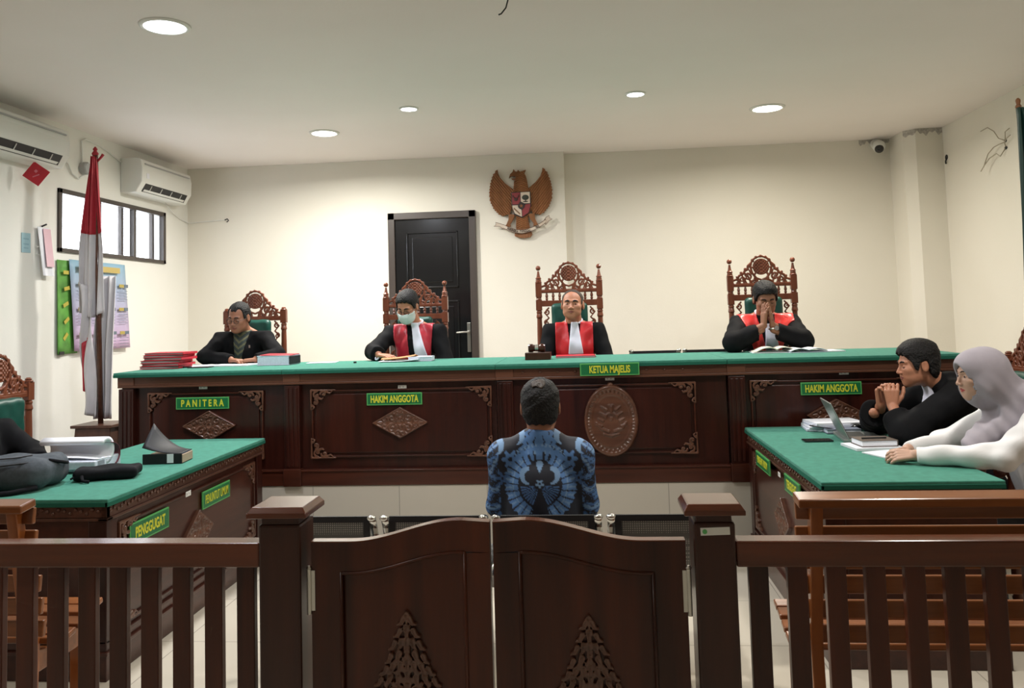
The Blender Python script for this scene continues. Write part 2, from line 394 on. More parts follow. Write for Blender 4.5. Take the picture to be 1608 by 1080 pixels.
# ------------------------------------------------------------------ the room
POD = .425; XL, XR, YB, YF = -4.23, 3.45, 8.5, -2.2; BF = 5.6       # podium height, walls, podium front
def struct(name, mb, mat, bevel=0, parent=None):
    o = mk(name, mb, mat, parent, bevel)
    if parent is None: o['kind'] = 'structure'
    return o
struct('floor', MB().bb(XL-.2, XR+.2, YF-.2, YB+.3, -.1, 0), 'floor')
struct('ceiling', MB().bb(XL-.2, XR+.2, YF-.2, YB+.3, CEIL, CEIL+.1), 'ceil')
wb = MB().bb(XL-.2, -.176, YB, YB+.3, 0, CEIL); wb.bb(-.176, XR+.2, YB+.13, YB+.33, 0, CEIL)
struct('wall_back', wb, 'wall')
struct('wall_right', MB().bb(XR, XR+.2, YF, YB+.13, 0, CEIL), 'wall')
WY0, WY1, WZ0, WZ1 = 6.29, 8.0, 2.165, 2.685
wl = MB().bb(XL-.2, XL, YF, WY0, 0, CEIL); wl.bb(XL-.2, XL, WY1, YB, 0, CEIL); wl.bb(XL-.2, XL, WY0, WY1, 0, WZ0); wl.bb(XL-.2, XL, WY0, WY1, WZ1, CEIL)
struct('wall_left', wl, 'wallw')
# the wall behind the camera
wf = MB().bb(XL, XR, YF-.2, YF, 0, CEIL)
struct('wall_front', wf, 'wallw')
struct('floor_podium', MB().bb(XL, XR, BF-.005, YB+.13, 0, POD), 'riser', .004)
pl = MB().prism([(3.118, 8.63), (3.118, 8.27), (3.20, 8.18), (3.45, 8.18), (3.45, 8.63)], 0, CEIL, 'xy')
struct('wall_corner_pillar', pl, 'wall')
# thin shadow-gap cove between walls and ceiling
cv = MB().bb(XL, XR, YB+.11 if False else YB-.02, YB, CEIL-.035, CEIL)
# left window: frame, mullions, sliding panes
w = mk('window_1', MB().bb(XL-.03, XL+.02, WY0, WY1, WZ1-.04, WZ1).bb(XL-.03, XL+.02, WY0, WY1, WZ0, WZ0+.035).bb(XL-.03, XL+.02, WY0, WY0+.04, WZ0, WZ1).bb(XL-.03, XL+.02, WY1-.045, WY1, WZ0, WZ1), 'frame', bevel=.003)
w['kind'] = 'structure'
for y in (6.86, 7.43): mk('mullion', MB().bb(XL-.03, XL+.015, y-.02, y+.02, WZ0+.035, WZ1-.04), 'frame', w)
for a, b, c in ((6.33, 6.84, 0), (6.88, 7.41, .05), (7.45, 7.955, .04)):
    mk('pane', MB().bb(XL-.085, XL-.081, a, b, WZ0+.03, WZ1-.03), plain('window_glass', (1, 1, 1), .02, trans=1), w)
    if c: mk('sash_bar', MB().bb(XL-.10, XL-.06, b-c-.035, b-c, WZ0+.02, WZ1-.02), 'frame', w)
# door on the back wall with frame, panels and handle
DX0, DX1, DT = -2.03, -1.107, 2.645
dr = mk('door_1', MB().bb(DX0+.07, DX1-.07, YB-.02, YB+.01, POD, DT-.07), 'black', bevel=.002); dr['kind'] = 'structure'
mk('door_frame', MB().bb(DX0, DX0+.07, YB-.05, YB+.02, POD, DT).bb(DX1-.07, DX1, YB-.05, YB+.02, POD, DT).bb(DX0, DX1, YB-.05, YB+.02, DT-.07, DT), 'frame', dr, .004)
for z0, z1 in ((1.85, 2.44), (POD+.2, 1.72)):
    q = MB(); x0, x1 = DX0+.19, DX1-.19
    for a in ((x0, x1, z0, z0+.018), (x0, x1, z1-.018, z1), (x0, x0+.018, z0, z1), (x1-.018, x1, z0, z1)): q.bb(a[0], a[1], YB-.032, YB-.018, a[2], a[3])
    q.bb(x0+.06, x1-.06, YB-.028, YB-.018, z0+.06, z1-.06); mk('door_panel', q, 'black', dr, .005)
hd = mk('door_handle', MB().box((-1.205, YB-.026, 1.335), (.036, .014, .30)).lathe((-1.205, YB-.026, 1.39), [(.012, -.05), (.012, 0)], 12, 'y').tube([(-1.205, YB-.075, 1.39), (-1.25, YB-.078, 1.39), (-1.33, YB-.07, 1.385)], .009), 'metal', dr, .004)

# ------------------------------------------------------------------ ceiling lights
def round_light(i, x, y, r, w, c):
    big = r > .08
    t = thing('downlight', ['large round cold white downlight at the left front of the ceiling', 'large round warm downlight on the ceiling above the clerk, left of the small ones',
               'small downlight left of the eagle emblem on the ceiling', 'small downlight right of the eagle emblem on the ceiling', 'large round warm downlight on the ceiling at the right'][i], 'ceiling light', (x, y, CEIL), group='ceiling downlights')
    LAMPS[i].parent = t; LAMPS[i].location = (0, 0, -.014)
    mk('trim_ring', MB().lathe((0, 0, 0), [(r*.92, -.002), (r*.92, -.011), (r*1.0, -.012), (r*1.12, -.006), (r*1.14, 0)], 40), 'white', t, smooth=True)
    mk('lens', MB().lathe((0, 0, 0), [(r*.93, -.004), (r*.93, -.008)], 40), plain('lens_glow', (1, 1, 1), .5, emit=c, es=14), t)
for i, a in enumerate(DOWNLIGHTS): round_light(i, *a)

# ------------------------------------------------------------------ carved ornaments
def ornament(name, lines, region, lo, hi, thick, mat, parent, bumps=(), h=.004, base=None, loc=None, rot=None):
    """raised carving in the local xz plane, front towards -y"""
    def f(P):
        x, y, z = P[:, 0], P[:, 1], P[:, 2]; d = strokes(x, z, lines)
        for bx, bz, br in bumps: d = np.minimum(d, np.hypot(x-bx, z-bz)-br)
        if region is not None: d = np.maximum(d, region(x, z))
        dome = smax(d, np.abs(y+d*.6)-thick*.5, .004)
        if base is not None: dome = np.minimum(dome, np.maximum(base(x, z), np.abs(y)-thick*.22))
        return dome
    return net_obj(name, [(f, (lo[0], -thick, lo[1]), (hi[0], thick, hi[1]), h)], mat, parent, loc=loc, rot=rot)
def corner_lines(s=.17):
    L = [([(0, 0), (s, 0)], .007, .004), ([(0, 0), (0, -s*.78)], .007, .004)]
    L += [(spiral(.040, -.034, .026, 1.2, PI/2), .008, .003), (spiral(.088, -.026, .022, 1.2, PI, -1), .007, .003), (spiral(.030, -.082, .021, 1.2, PI/2, -1), .007, .003)]
    L += [([(.055, -.055), (.075, -.062), (.085, -.052)], .009, .004), ([(.11, -.01), (.13, -.022), (.15, -.008)], .008, .003), ([(.010, -.105), (.022, -.118), (.01, -.13)], .008, .003)]
    return L
CORN = ornament('corner_carving', corner_lines(), None, (-.012, -.15), (.19, .015), .022, 'carve', None, [(.040, -.034, .010), (.088, -.026, .008), (.030, -.082, .008)])
COL.objects.unlink(CORN); CORN_ME = CORN.data; bpy.data.objects.remove(CORN)
def dia_lines(w, hh):
    L = [([(-w, 0), (0, hh)], .005, .005), ([(0, hh), (w, 0)], .005, .005), ([(w, 0), (0, -hh)], .005, .005), ([(0, -hh), (-w, 0)], .005, .005)]
    for sx in (-1, 1):
        for sz in (-1, 1):
            L += [(spiral(sx*w*.30, sz*hh*.35, w*.16, 1.2, PI/2, sx*sz), .007, .003), (spiral(sx*w*.58, sz*hh*.22, w*.12, 1.2, 0, -sx*sz), .006, .003), (spiral(sx*w*.10, sz*hh*.68, w*.10, 1.1, 0, sx*sz), .006, .003)]
        L += [([(sx*w*.7, 0), (sx*w*.95, 0)], .010, .004)]
    L += [([(0, 0), (0, 0.0001)], .022, .022)]
    return L
def diamond(w, hh, nm='diamond_carving'):
    o = ornament(nm, dia_lines(w, hh), None, (-w-.02, -hh-.02), (w+.02, hh+.02), .030, 'carve', None, [(math.cos(a)*.042, math.sin(a)*.030, .010) for a in np.arange(0, 6.2, PI/4)],
                 base=lambda x, z: (np.abs(x)/w+np.abs(z)/hh-.96)*min(w, hh)*.7)
    me = o.data; bpy.data.objects.remove(o); return me
DIA_ME = diamond(.185, .10); DIA2_ME = diamond(.16, .11)
def place(name, me, parent, loc, rot=(0, 0, 0), s=(1, 1, 1)):
    o = bpy.data.objects.new(name, me); COL.objects.link(o); o.parent = parent; o.location = loc; o.rotation_euler = rot; o.scale = s; return o
def name_plate(parent, s, c, w, hgt, rot=0, size=.052, sx=.8):
    """green sign lying in the local xz plane, facing -y"""
    R = Matrix.Rotation(rot, 3, 'Z'); off = lambda d: tuple(Vector(c)+R @ Vector((0, -d, 0)))
    p = mk('name_plate', MB().box((0, 0, 0), (w, .008, hgt)), 'plateb', parent, .001, loc=c, rot=(0, 0, rot))
    mk('plate_field', MB().box((0, -.0045, 0), (w-.014, .002, hgt-.014)), 'plate', p)
    text('lettering', s, size, 'yellow', p, (0, -.006, -.002), (PI/2, 0, 0), sx, .0006, size*(.030 if sx > .55 else .004))
    return p
def sticker(parent, c, rot=0, w=.06, hgt=.022):
    p = mk('inventory_sticker', MB().box((0, 0, 0), (w, .0015, hgt)), 'white', parent, loc=c, rot=(0, 0, rot))
    mk('sticker_print', MB().box((-w*.28, -.001, 0), (w*.18, .0006, hgt*.45)).box((w*.12, -.001, 0), (w*.14, .0006, hgt*.35)), 'greyp', p)
def bead_frame(mb, x0, x1, z0, z1, y, t=.012, cut=.06):
    mb.bb(x0+cut, x1-cut, y-.012, y+.004, z1-t, z1).bb(x0+cut, x1-cut, y-.012, y+.004, z0, z0+t)
    mb.bb(x0, x0+t, y-.012, y+.004, z0+cut, z1-cut).bb(x1-t, x1, y-.012, y+.004, z0+cut, z1-cut)
    return mb

# ------------------------------------------------------------------ the judges' bench: four joined desks
BT = 1.222; BR = 6.5
def bench_unit(x0, x1, label, sign, signc, sw, med, group='desks of the judges bench', xm=None, last=False, frame=None):
    t = thing('bench_desk', label, 'desk', ((x0+x1)/2, BF, POD), group=group); cx = (x0+x1)/2
    X0, X1 = x0-cx, x1-cx; H = BT-POD
    b = MB().bb(X0+.01, X1-.002, .03, .06, 0, H-.03)                    # front board
    b.bb(X0+.01, X0+.04, .06, BR-BF-.04, 0, H-.03).bb(X1-.035, X1-.005, .06, BR-BF-.04, 0, H-.03)
    mk('carcass', b, 'wood', t)
    p = mk('plinth', MB().bb(X0, X1, -.012 if not last else 0, .03, 0, .095).bb(X0, X1, -.02, .03, .095, .108), 'woodx', t, .003)
    mk('plinth_block', MB().bb(X0, X0+.125, -.03, .03, -.002, .115), 'woodx', t, .004)
    mk('pilaster', MB().bb(X0+.006, X0+.115, -.012, .035, .11, H-.115).bb(X0+.02, X0+.04, -.018, 0, .13, H-.13).bb(X0+.05, X0+.07, -.018, 0, .13, H-.13).bb(X0+.08, X0+.10, -.018, 0, .13, H-.13), 'wood', t, .003)
    mk('cornice', MB().bb(X0, X1, -.008, .04, H-.092, H-.024).bb(X0, X1, -.016, .04, H-.108, H-.092).bb(X0, X0+.12, -.016, .03, H-.092, H-.026), 'cornice', t, .003)
    fx0, fx1 = (frame[0]-cx, frame[1]-cx) if frame else (X0+.19, X1-.05)
    z0, z1 = .185, .645
    mk('panel_moulding', bead_frame(MB(), fx0, fx1, z0, z1, .026, cut=.10), 'woodx', t, .003)
    mk('panel_field', MB().bb(fx0+.03, fx1-.03, .02, .032, z0+.03, z1-.03), 'wood', t, .004)
    for px, pz, sx, sz in ((fx0, z1, 1, 1), (fx1, z1, -1, 1), (fx0, z0, 1, -1), (fx1, z0, -1, -1)):
        place('corner_carving', CORN_ME, t, (px, .012, pz), (0, 0, 0), (sx, 1, sz))
    if med == 'dia': place('diamond_carving', DIA_ME, t, ((xm if xm is not None else cx)-cx, .008, .415), s=(1, 1, 1))
    tm = mk('felt_top', MB().bb(X0-(.02 if x0 < -3 else -.001), X1-.001+(.02 if last else 0), -.035, BR-BF, H-.022, H), 'cloth', t, .004)
    mk('felt_edge', MB().bb(X0-(.021 if x0 < -3 else -.001), X1-.001+(.021 if last else 0), -.037, -.020, H-.034, H-.014), 'clothedge', t, .002)
    name_plate(t, sign, (signc[0]-cx, .012 if signc[1] < 1.1 else -.044, signc[1]-POD), sw, .082, size=.066, sx=.72 if sign[0] == 'P' else .60)
    return t
BX = [-3.30, -2.10, -.622, .908, 2.375]
d1 = bench_unit(BX[0], BX[1], 'carved bench desk bearing the PANITERA sign, at the far left of the bench', 'P A N I T E R A', (-2.69, .998), .385, 'dia', xm=-2.64, frame=(-3.085, -2.255))
sticker(d1, (.01+.0-.0, .022, .68))
d2 = bench_unit(BX[1], BX[2], 'carved bench desk with a HAKIM ANGGOTA sign, in front of the masked judge', 'HAKIM ANGGOTA', (-1.325, 1.001), .385, 'dia', xm=-1.287, frame=(-1.91, -.66))
sticker(d2, (.09, .022, .655))
d3 = bench_unit(BX[2], BX[3], 'carved bench desk with the KETUA MAJELIS sign and an oval crest', 'KETUA MAJELIS', (.142, 1.173), .39, 'oval', frame=(-.43, .70))
sticker(d3, (.0, .022, .68))
d4 = bench_unit(BX[3], BX[4], 'carved bench desk with a HAKIM ANGGOTA sign, at the right end of the bench', 'HAKIM ANGGOTA', (1.572, 1.013), .385, 'dia', xm=1.60, last=True, frame=(1.06, 2.16))
sticker(d4, (.02, .022, .685))
# oval crest of the chief judge's desk: rim, inner ring, winged crest relief
def oval_f(P):
    x, y, z = P[:, 0], P[:, 1], P[:, 2]; e = np.hypot(x/.178, z/.235)
    base = np.maximum((e-1)*.178, np.abs(y)-.016)
    rim = np.hypot((e-.93)*.178, y+.016)-.011; r2 = np.hypot((e-.74)*.178, y+.015)-.005
    ax_ = np.abs(x)
    L = [(spiral(.0, .02, .038, 1.0, 0), .006, .005)]+[([(.03+.012*k, .07-.035*k), (.062+.012*k, .095-.04*k)], .007, .003) for k in range(4)]+[([(0, .07), (.012, .10)], .012, .006), ([(.02, -.07), (.07, -.05), (.10, -.01)], .008, .004), ([(.0, -.10), (.05, -.085)], .006, .004)]
    fe = np.maximum(strokes(ax_, z, L), np.abs(y+.018)-.008)
    a = np.arctan2(z, x); leaf = np.hypot((e-.84)*.178, y+.016)-.006-.004*np.sin(a*44)
    return smin(smin(base, np.minimum(rim, r2), .006), np.minimum(fe, leaf), .005)
net_obj('oval_crest', [(oval_f, (-.2, -.045, -.25), (.2, .03, .25), .005)], 'carve', d3, loc=(.142-(BX[2]+BX[3])/2, .01, .405))
mk('crest_finial', MB().ball((.0, 0, 0), (.022, .014, .018)), 'carve', d3, loc=(.142-(BX[2]+BX[3])/2, 0, .64), smooth=True)
mk('cornice_studs', MB().bb(0, .001, 0, .001, 0, .001), 'carve', d3) if False else None
q = MB()
for k in range(12): q.ball((-.70+k*.118, -.010, BT-POD-.06), (.010, .006, .006), 8, 5)
mk('cornice_beads', q, 'carve', d3, smooth=True)

# ------------------------------------------------------------------ the two side desks
def side_desk(label, xs, y0, y1, facing, signs, group='green topped side desks'):
    """long side at x=xs facing the middle of the room; facing=+1 looks towards +x"""
    W, H = .76, .79; t = thing('side_desk', label, 'desk', (xs, y0, 0), group=group); s = -facing; L = y1-y0
    def X(a, b): return (min(s*a, s*b), max(s*a, s*b))
    mk('felt_top', MB().bb(*X(0, W), 0, L, H-.022, H), 'cloth', t, .004)
    mk('felt_edge', MB().bb(*X(-.003, .012), -.003, L+.003, H-.034, H-.014).bb(*X(0, W), -.003, .012, H-.034, H-.014), 'clothedge', t, .002)
    c = MB().bb(*X(.03, W-.03), .03, L-.03, .10, H-.03)
    mk('carcass', c, 'woody', t, .003)
    mk('cornice', MB().bb(*X(.012, .04), .012, L-.012, H-.085, H-.024).bb(*X(.004, .05), .004, L-.004, H-.098, H-.085).bb(*X(.012, W-.012), .012, .04, H-.085, H-.024).bb(*X(.004, W-.004), .004, .05, H-.098, H-.085), 'corny', t, .003)
    mk('plinth', MB().bb(*X(.012, W-.012), .012, L-.012, 0, .11).bb(*X(.004, W-.004), .004, L-.004, .11, .128).bb(*X(.02, W-.02), .02, L-.02, .128, .16).bb(*X(.014, W-.014), .014, L-.014, .16, .172), 'woody', t, .003)
    for yy in (.014, L-.10): mk('corner_post', MB().bb(*X(.014, .10), yy, yy+.086, .12, H-.098), 'wood', t, .004)
    f = MB(); a, b, z0, z1 = .13, L-.13, .20, H-.135
    for u in ((a+.1, b-.1, z0, z0+.012), (a+.1, b-.1, z1-.012, z1), (a, a+.012, z0+.1, z1-.1), (b-.012, b, z0+.1, z1-.1)): f.bb(*X(.016, .034), u[0], u[1], u[2], u[3])
    mk('panel_moulding', f, 'woody', t, .003)
    rz = PI/2 if facing > 0 else -PI/2; k = 1 if facing > 0 else -1
    for yy, zz, sx, sz in ((a, z1, k, 1), (b, z1, -k, 1), (a, z0, k, -1), (b, z0, -k, -1)): place('corner_carving', CORN_ME, t, (s*.024, yy, zz), (0, 0, rz), (sx, 1, sz))
    place('diamond_carving', DIA2_ME, t, (s*.022, L/2, .42), (0, 0, rz))
    # carved frieze beads on the near end
    q = MB()
    for i in range(26): q.ball((s*(.05+i*.0265), .010, H-.055+.010*math.sin(i*2.1)), (.009, .006, .008), 7, 5)
    mk('frieze_carving', q, 'carve', t, smooth=True); q = MB()
    for i in range(60): q.ball((s*.010, .04+i*(L-.08)/59, H-.055+.008*math.sin(i*2.1)), (.005, .010, .008), 7, 5)
    mk('frieze_carving', q, 'carve', t, smooth=True)
    for sg, yc, zc, w, hh in signs: name_plate(t, sg, (s*(.020 if zc < .63 else -.006), yc-y0, zc), w, hh, rz,   .070 if hh > .09 else .058, .50 if len(sg) > 9 else .66)
    return t
ld = side_desk('green topped carved desk at the left, with PENGGUGAT and PENUNTUT UMUM signs', -2.13, 3.53, 5.33, 1, [('PENGGUGAT', 3.92, .578, .36, .10), ('PENUNTUT UMUM', 4.65, .572, .35, .095)])
sticker(ld, (.022, .70, .665), PI/2, .055, .026)
rd = side_desk('green topped carved desk at the right, under the laptop', .985, 3.74, 5.47, -1, [('TERGUGAT', 4.24, .665, .30, .085), ('PENASEHAT HUKUM', 4.92, .665, .36, .085)])
sticker(rd, (-.012, .75, .68), -PI/2, .05, .024)

# ------------------------------------------------------------------ carved high-back chairs
def turned(mb, x, y, z0, z1, r=.022):
    n = 10; pr = []
    for i in range(n*4+1):
        u = i/(n*4); rr = r*(.78+.22*math.sin(PI*u))
        for c0, w_, a in ((.03, .02, .25), (.09, .02, .35), (.91, .02, .35), (.97, .02, .25)): rr += r*a*math.exp(-((u-c0)/w_)**2)
        pr.append((rr, z0+(z1-z0)*u))
    mb.lathe((x, y, 0), pr, 14)
def crest_lines(hw):
    k = hw/.23
    L = [(spiral(.0, .155, .086, .5, 0, 1, 18, 1.0), .0085, .0085), ([(.060, .20), (.070, .215)], .007, .006), ([(.068, .150), (.084, .150)], .006, .006), ([(.045, .105), (.055, .09)], .008, .008), ([(.085, .155), (.075, .105), (.04, .06), (0, .045)], .009, .008),
         ([(.082, .185), (.108*k, .165), (.112*k, .135), (.135*k, .125), (.150*k, .100), (.185*k, .085), (.205*k, .055), (.235*k, .045)], .0105, .009),
         ([(0, .006), (hw+.02, .006)], .016, .016)]
    L += [([(.04*k, .018), (.055*k, .075), (.075*k, .10)], .010, .007), ([(.090*k, .02), (.10*k, .055), (.125*k, .10)], .009, .006), ([(.145*k, .015), (.150*k, .05), (.16*k, .085)], .008, .006), ([(.18*k, .015), (.19*k, .06)], .008, .006), (spiral(.112*k, .072, .030, 1.25, PI/2, 1), .0085, .004), (spiral(.160*k, .050, .024, 1.25, PI, -1), .0075, .004), (spiral(.060*k, .032, .018, 1.1, 0, 1), .007, .004), (spiral(.198*k, .030, .016, 1.1, PI/2, 1), .007, .004)]
    L += [([(.095*k, .125), (.085*k, .10), (.10*k, .09)], .008, .005), ([(.135*k, .10), (.135*k, .08)], .007, .005), ([(.03, .02), (.035, .05), (.06, .06)], .008, .005)]
    L += [([(.126*k, .018), (.135*k, .045)], .007, .005), ([(.178*k, .02), (.18*k, .035)], .006, .005), ([(.088*k, .018), (.085*k, .04)], .007, .005)]
    return L
def crest_mesh():
    lines = crest_lines(.225)
    bumps = [(.088*math.cos(a), .155+.088*math.sin(a), .013) for a in (PI/2, PI*.36, PI*.22, PI*.08)]+[(.13, .138, .012), (.165, .108, .011), (.20, .075, .010)]
    def f(P):
        x, y, z = np.abs(P[:, 0]), P[:, 1], P[:, 2]
        d = strokes(x, z, lines)
        for bx, bz, br in bumps: d = np.minimum(d, np.hypot(x-bx, z-bz)-br)
        disc = np.hypot(x, z-.155)-.068; d = np.minimum(d, disc)
        yy = y+.004*np.sin(x*260)*np.cos(z*230)*(disc < 0)
        return smax(d, np.abs(yy)-.013, .006)
    return net_obj('crest', [(f, (-.26, -.022, -.02), (.26, .022, .28), .0038)], 'chair', None)
_c = crest_mesh(); CREST_ME = _c.data; bpy.data.objects.remove(_c)
def fret_mesh():
    L = []
    for k in range(5): L += [(spiral(.0, -.05-k*.085, .024, 1.2, PI/2, (-1)**k), .0075, .004), ([(-.018, -.01-k*.085), (.018, -.05-k*.085), (-.015, -.09-k*.085)], .007, .005)]
    def f(P): return smax(strokes(P[:, 0], P[:, 2], L), np.abs(P[:, 1])-.009, .005)
    o = net_obj('side_fretwork', [(f, (-.04, -.016, -.48), (.04, .016, .02), .004)], 'chair', None); me = o.data; bpy.data.objects.remove(o); return me
FRET_ME = fret_mesh()
def carved_chair(label, loc, rz=0, tall=True, group='carved chairs', zs=1):
    t = thing('carved_chair', label, 'chair', loc, rz, group); t.scale = (1, 1, zs); hw = .257
    ztop = 1.39 if tall else 1.225; zb = 1.27 if tall else 1.115; zc = 1.311 if tall else 1.155
    for s in (-1, 1):
        q = MB(); x = s*hw
        q.box((x, 0, (ztop+zb)/2), (.052, .045, ztop-zb)); q.lathe((x, 0, 0), [(.026, ztop), (.029, ztop+.006), (.024, ztop+.012)], 16)
        if tall:
            q.lathe((x, 0, 0), [(.020, ztop), (.024, ztop+.02), (.021, ztop+.03), (.026, ztop+.038), (.016, ztop+.05), (.009, ztop+.09), (.009, ztop+.10)], 16); q.ball((x, 0, ztop+.125), .0215, 16, 10)
            q.lathe((x, 0, 0), [(.020, 1.245), (.024, 1.25), (.020, 1.258), (.024, 1.265), (.022, 1.27)], 16); q.box((x, 0, 1.20), (.052, .045, .09)); zt = 1.155
        else:
            q.lathe((x, 0, 0), [(.020, ztop), (.017, ztop+.012), (.021, ztop+.02), (.010, ztop+.028)], 14); zt = zb
        turned(q, x, 0, .60, zt, .024); q.box((x, 0, .55), (.05, .045, .10)); turned(q, x, 0, .06, .50, .022); q.box((x, 0, .03), (.04, .04, .06))
        mk('back_post', q, 'chair', t, smooth=False, bevel=.002)
        a = MB().tube([(x, -.02, .70), (x*1.03, -.2, .715), (x*1.05, -.38, .70), (x*1.05, -.46, .69)], [.018, .02, .024, .02], 10); a.ball((x*1.05, -.47, .688), .030, 12, 8)
        turned(a, x*1.03, -.42, .46, .69, .018)
        mk('armrest', a, 'chair', t, smooth=True)
        l = MB(); turned(l, x*.98, -.43, .04, .42, .024); l.lathe((x*.98, -.43, 0), [(.026, 0), (.026, .04)], 14); mk('front_leg', l, 'chair', t, smooth=True)
    place('crest', CREST_ME, t, (0, 0, zc))
    r = MB()
    if tall:
        mk('cross_rail', MB().box((0, 0, 1.315), (.47, .03, .022)), 'chair', t, .003); r.box((0, 0, 1.213), (.47, .035, .05))
        for x in (-.19, -.135, -.08, -.027, .027, .08, .135, .19): mk('spindle', MB().lathe((x, 0, 0), [(.006, 1.235), (.012, 1.25), (.009, 1.262), (.013, 1.275), (.006, 1.305)], 10), 'chair', t)
    else: r.box((0, 0, 1.15), (.47, .03, .025))
    mk('cross_rail', r, 'chair', t, .003); mk('lower_rail', MB().box((0, 0, .60), (.48, .03, .06)), 'chair', t, .003)
    for s in (-1, 1): place('side_fretwork', FRET_ME, t, (s*.195, 0, 1.185 if tall else 1.14), s=(s, 1, 1))
    gt = 1.212 if tall else 1.148
    def back_f(P): return rbox(P, (0, -.03, (gt+.58)/2), (.305, .075, gt-.58), .035)+.0015*np.sin(P[:, 0]*60)*np.sin(P[:, 2]*50)
    net_obj('back_cushion', [(back_f, (-.18, -.09, .55), (.18, .03, 1.24), .008)], 'uphol', t)
    mk('seat_frame', MB().box((0, -.22, .42), (.52, .46, .07)), 'chair', t, .008)
    net_obj('seat_cushion', [(lambda P: rbox(P, (0, -.22, .475), (.49, .45, .075), .035), (-.27, -.47, .42), (.27, .03, .53), .012)], 'uphol', t)
    return t
carved_chair('short carved chair with green back behind the clerk in the black suit', (-2.885, 7.03, POD), tall=False, group='carved chairs on the podium')
c1 = carved_chair('tall carved chair with ball finials behind the masked judge, in front of the black door', (-1.463, 7.05, POD), zs=.935, group='carved chairs on the podium')
def chair_copy(src, label, loc, rz=0, zs=1, group='carved chairs on the podium'):
    c = copy_tree(src); c.location = loc; c.rotation_euler = (0, 0, rz); c.scale = (1, 1, zs); c['label'] = label; c['group'] = group; return c
chair_copy(c1, 'tall carved chair with ball finials behind the chief judge in the middle', (-.138, 7.05, POD))
chair_copy(c1, 'tall carved chair with ball finials at the right, behind the judge with joined hands', (1.462, 7.05, POD))
c2 = carved_chair('short carved chair with green back at the far left, behind the left side desk', (-3.42, 4.56, 0), PI/2, False, 'carved chairs at the side desks')
chair_copy(c2, 'short carved chair behind the man with clasped hands at the right desk', (2.47, 4.90, 0), -PI/2, group='carved chairs at the side desks')
chair_copy(c2, 'short carved chair under the woman in the lavender headscarf', (2.52, 4.18, 0), -PI/2, group='carved chairs at the side desks')

# ------------------------------------------------------------------ steel link chairs
def link_seat(t, x, hw=.212):
    s = mk('seat', MB().grid(lambda u, v: (x+(u-.5)*(2*hw-.03), .03+v*.42, .43-.03*math.sin(v*2.6)+.03*v), 8, 10), 'mesh', t, smooth=True, solid=.006)
    def back(u, v): return (x+(u-.5)*(2*hw-.03), -.02-.07*v-.03*math.sin(v*3), .46+v*.25)
    b = mk('backrest', MB().grid(back, 8, 8), 'mesh', t, smooth=True, solid=.005)
    q = MB()
    for u0, u1, v0, v1 in ((0, 1, .90, 1.0), (0, .07, 0, 1), (.93, 1, 0, 1), (0, 1, 0, .08)):
        q.grid(lambda u, v: tuple(a+c for a, c in zip(back(u0+(u1-u0)*u, v0+(v1-v0)*v), (0, -.0045, 0))), 6, 8)
        q.grid(lambda u, v: tuple(a+c for a, c in zip(back(u0+(u1-u0)*u, v0+(v1-v0)*v), (0, .0045, 0))), 6, 8)
    mk('black_border', q, 'dark', b, solid=.002)
    for sx in (-1, 1):
        xx = x+sx*hw
        pts = [(xx, -.14, .713), (xx, -.115, .705), (xx, -.085, .66), (xx, -.03, .50), (xx, .01, .43), (xx, .08, .405), (xx, .40, .42), (xx, .46, .425)]
        q = MB()
        for (xa, ya, za), (xb, yb, zb) in zip(pts[:-1], pts[1:]): q.add([(xx-.015, ya, za), (xx+.015, ya, za), (xx+.015, yb, zb), (xx-.015, yb, zb)], [(0, 1, 2, 3)])
        q.ball((xx, -.128, .710), (.0155, .012, .007), 12, 8); mk('side_bracket', q, 'chrome', t, smooth=True, solid=.010)
def link_bench(label, loc, n, rz=0, group='steel link chairs', sgn=None, pitch=.477, zs=1):
    t = thing('link_chair_bench', label, 'chair', loc, rz, group); x0 = -(n-1)*pitch/2
    for i in range(n): link_seat(t, x0+i*pitch, pitch*.444)
    mk('beam', MB().box((0, .17, .37), (n*pitch, .05, .07)), 'greyp', t, .004)
    for x in (x0-.05, -x0+.05):
        mk('leg', MB().tube([(x, .17, .35), (x, .17, .08)], .02, 10).tube([(x, -.12, .02), (x, .0, .06), (x, .17, .09), (x, .34, .06), (x, .46, .02)], .018, 10), 'chrome', t, smooth=True)
    t.scale = (1, 1, zs)
    return t
link_bench('row of four perforated steel link chairs with the seated man on its third seat', (-.43, 3.62, 0), 4)
# a lower row behind the bench shows only its top edge
lb = link_bench('pair of black link chairs showing only their top edge above the bench', (.745, 6.82, POD), 2, group='steel link chairs', pitch=.42, zs=1.137)

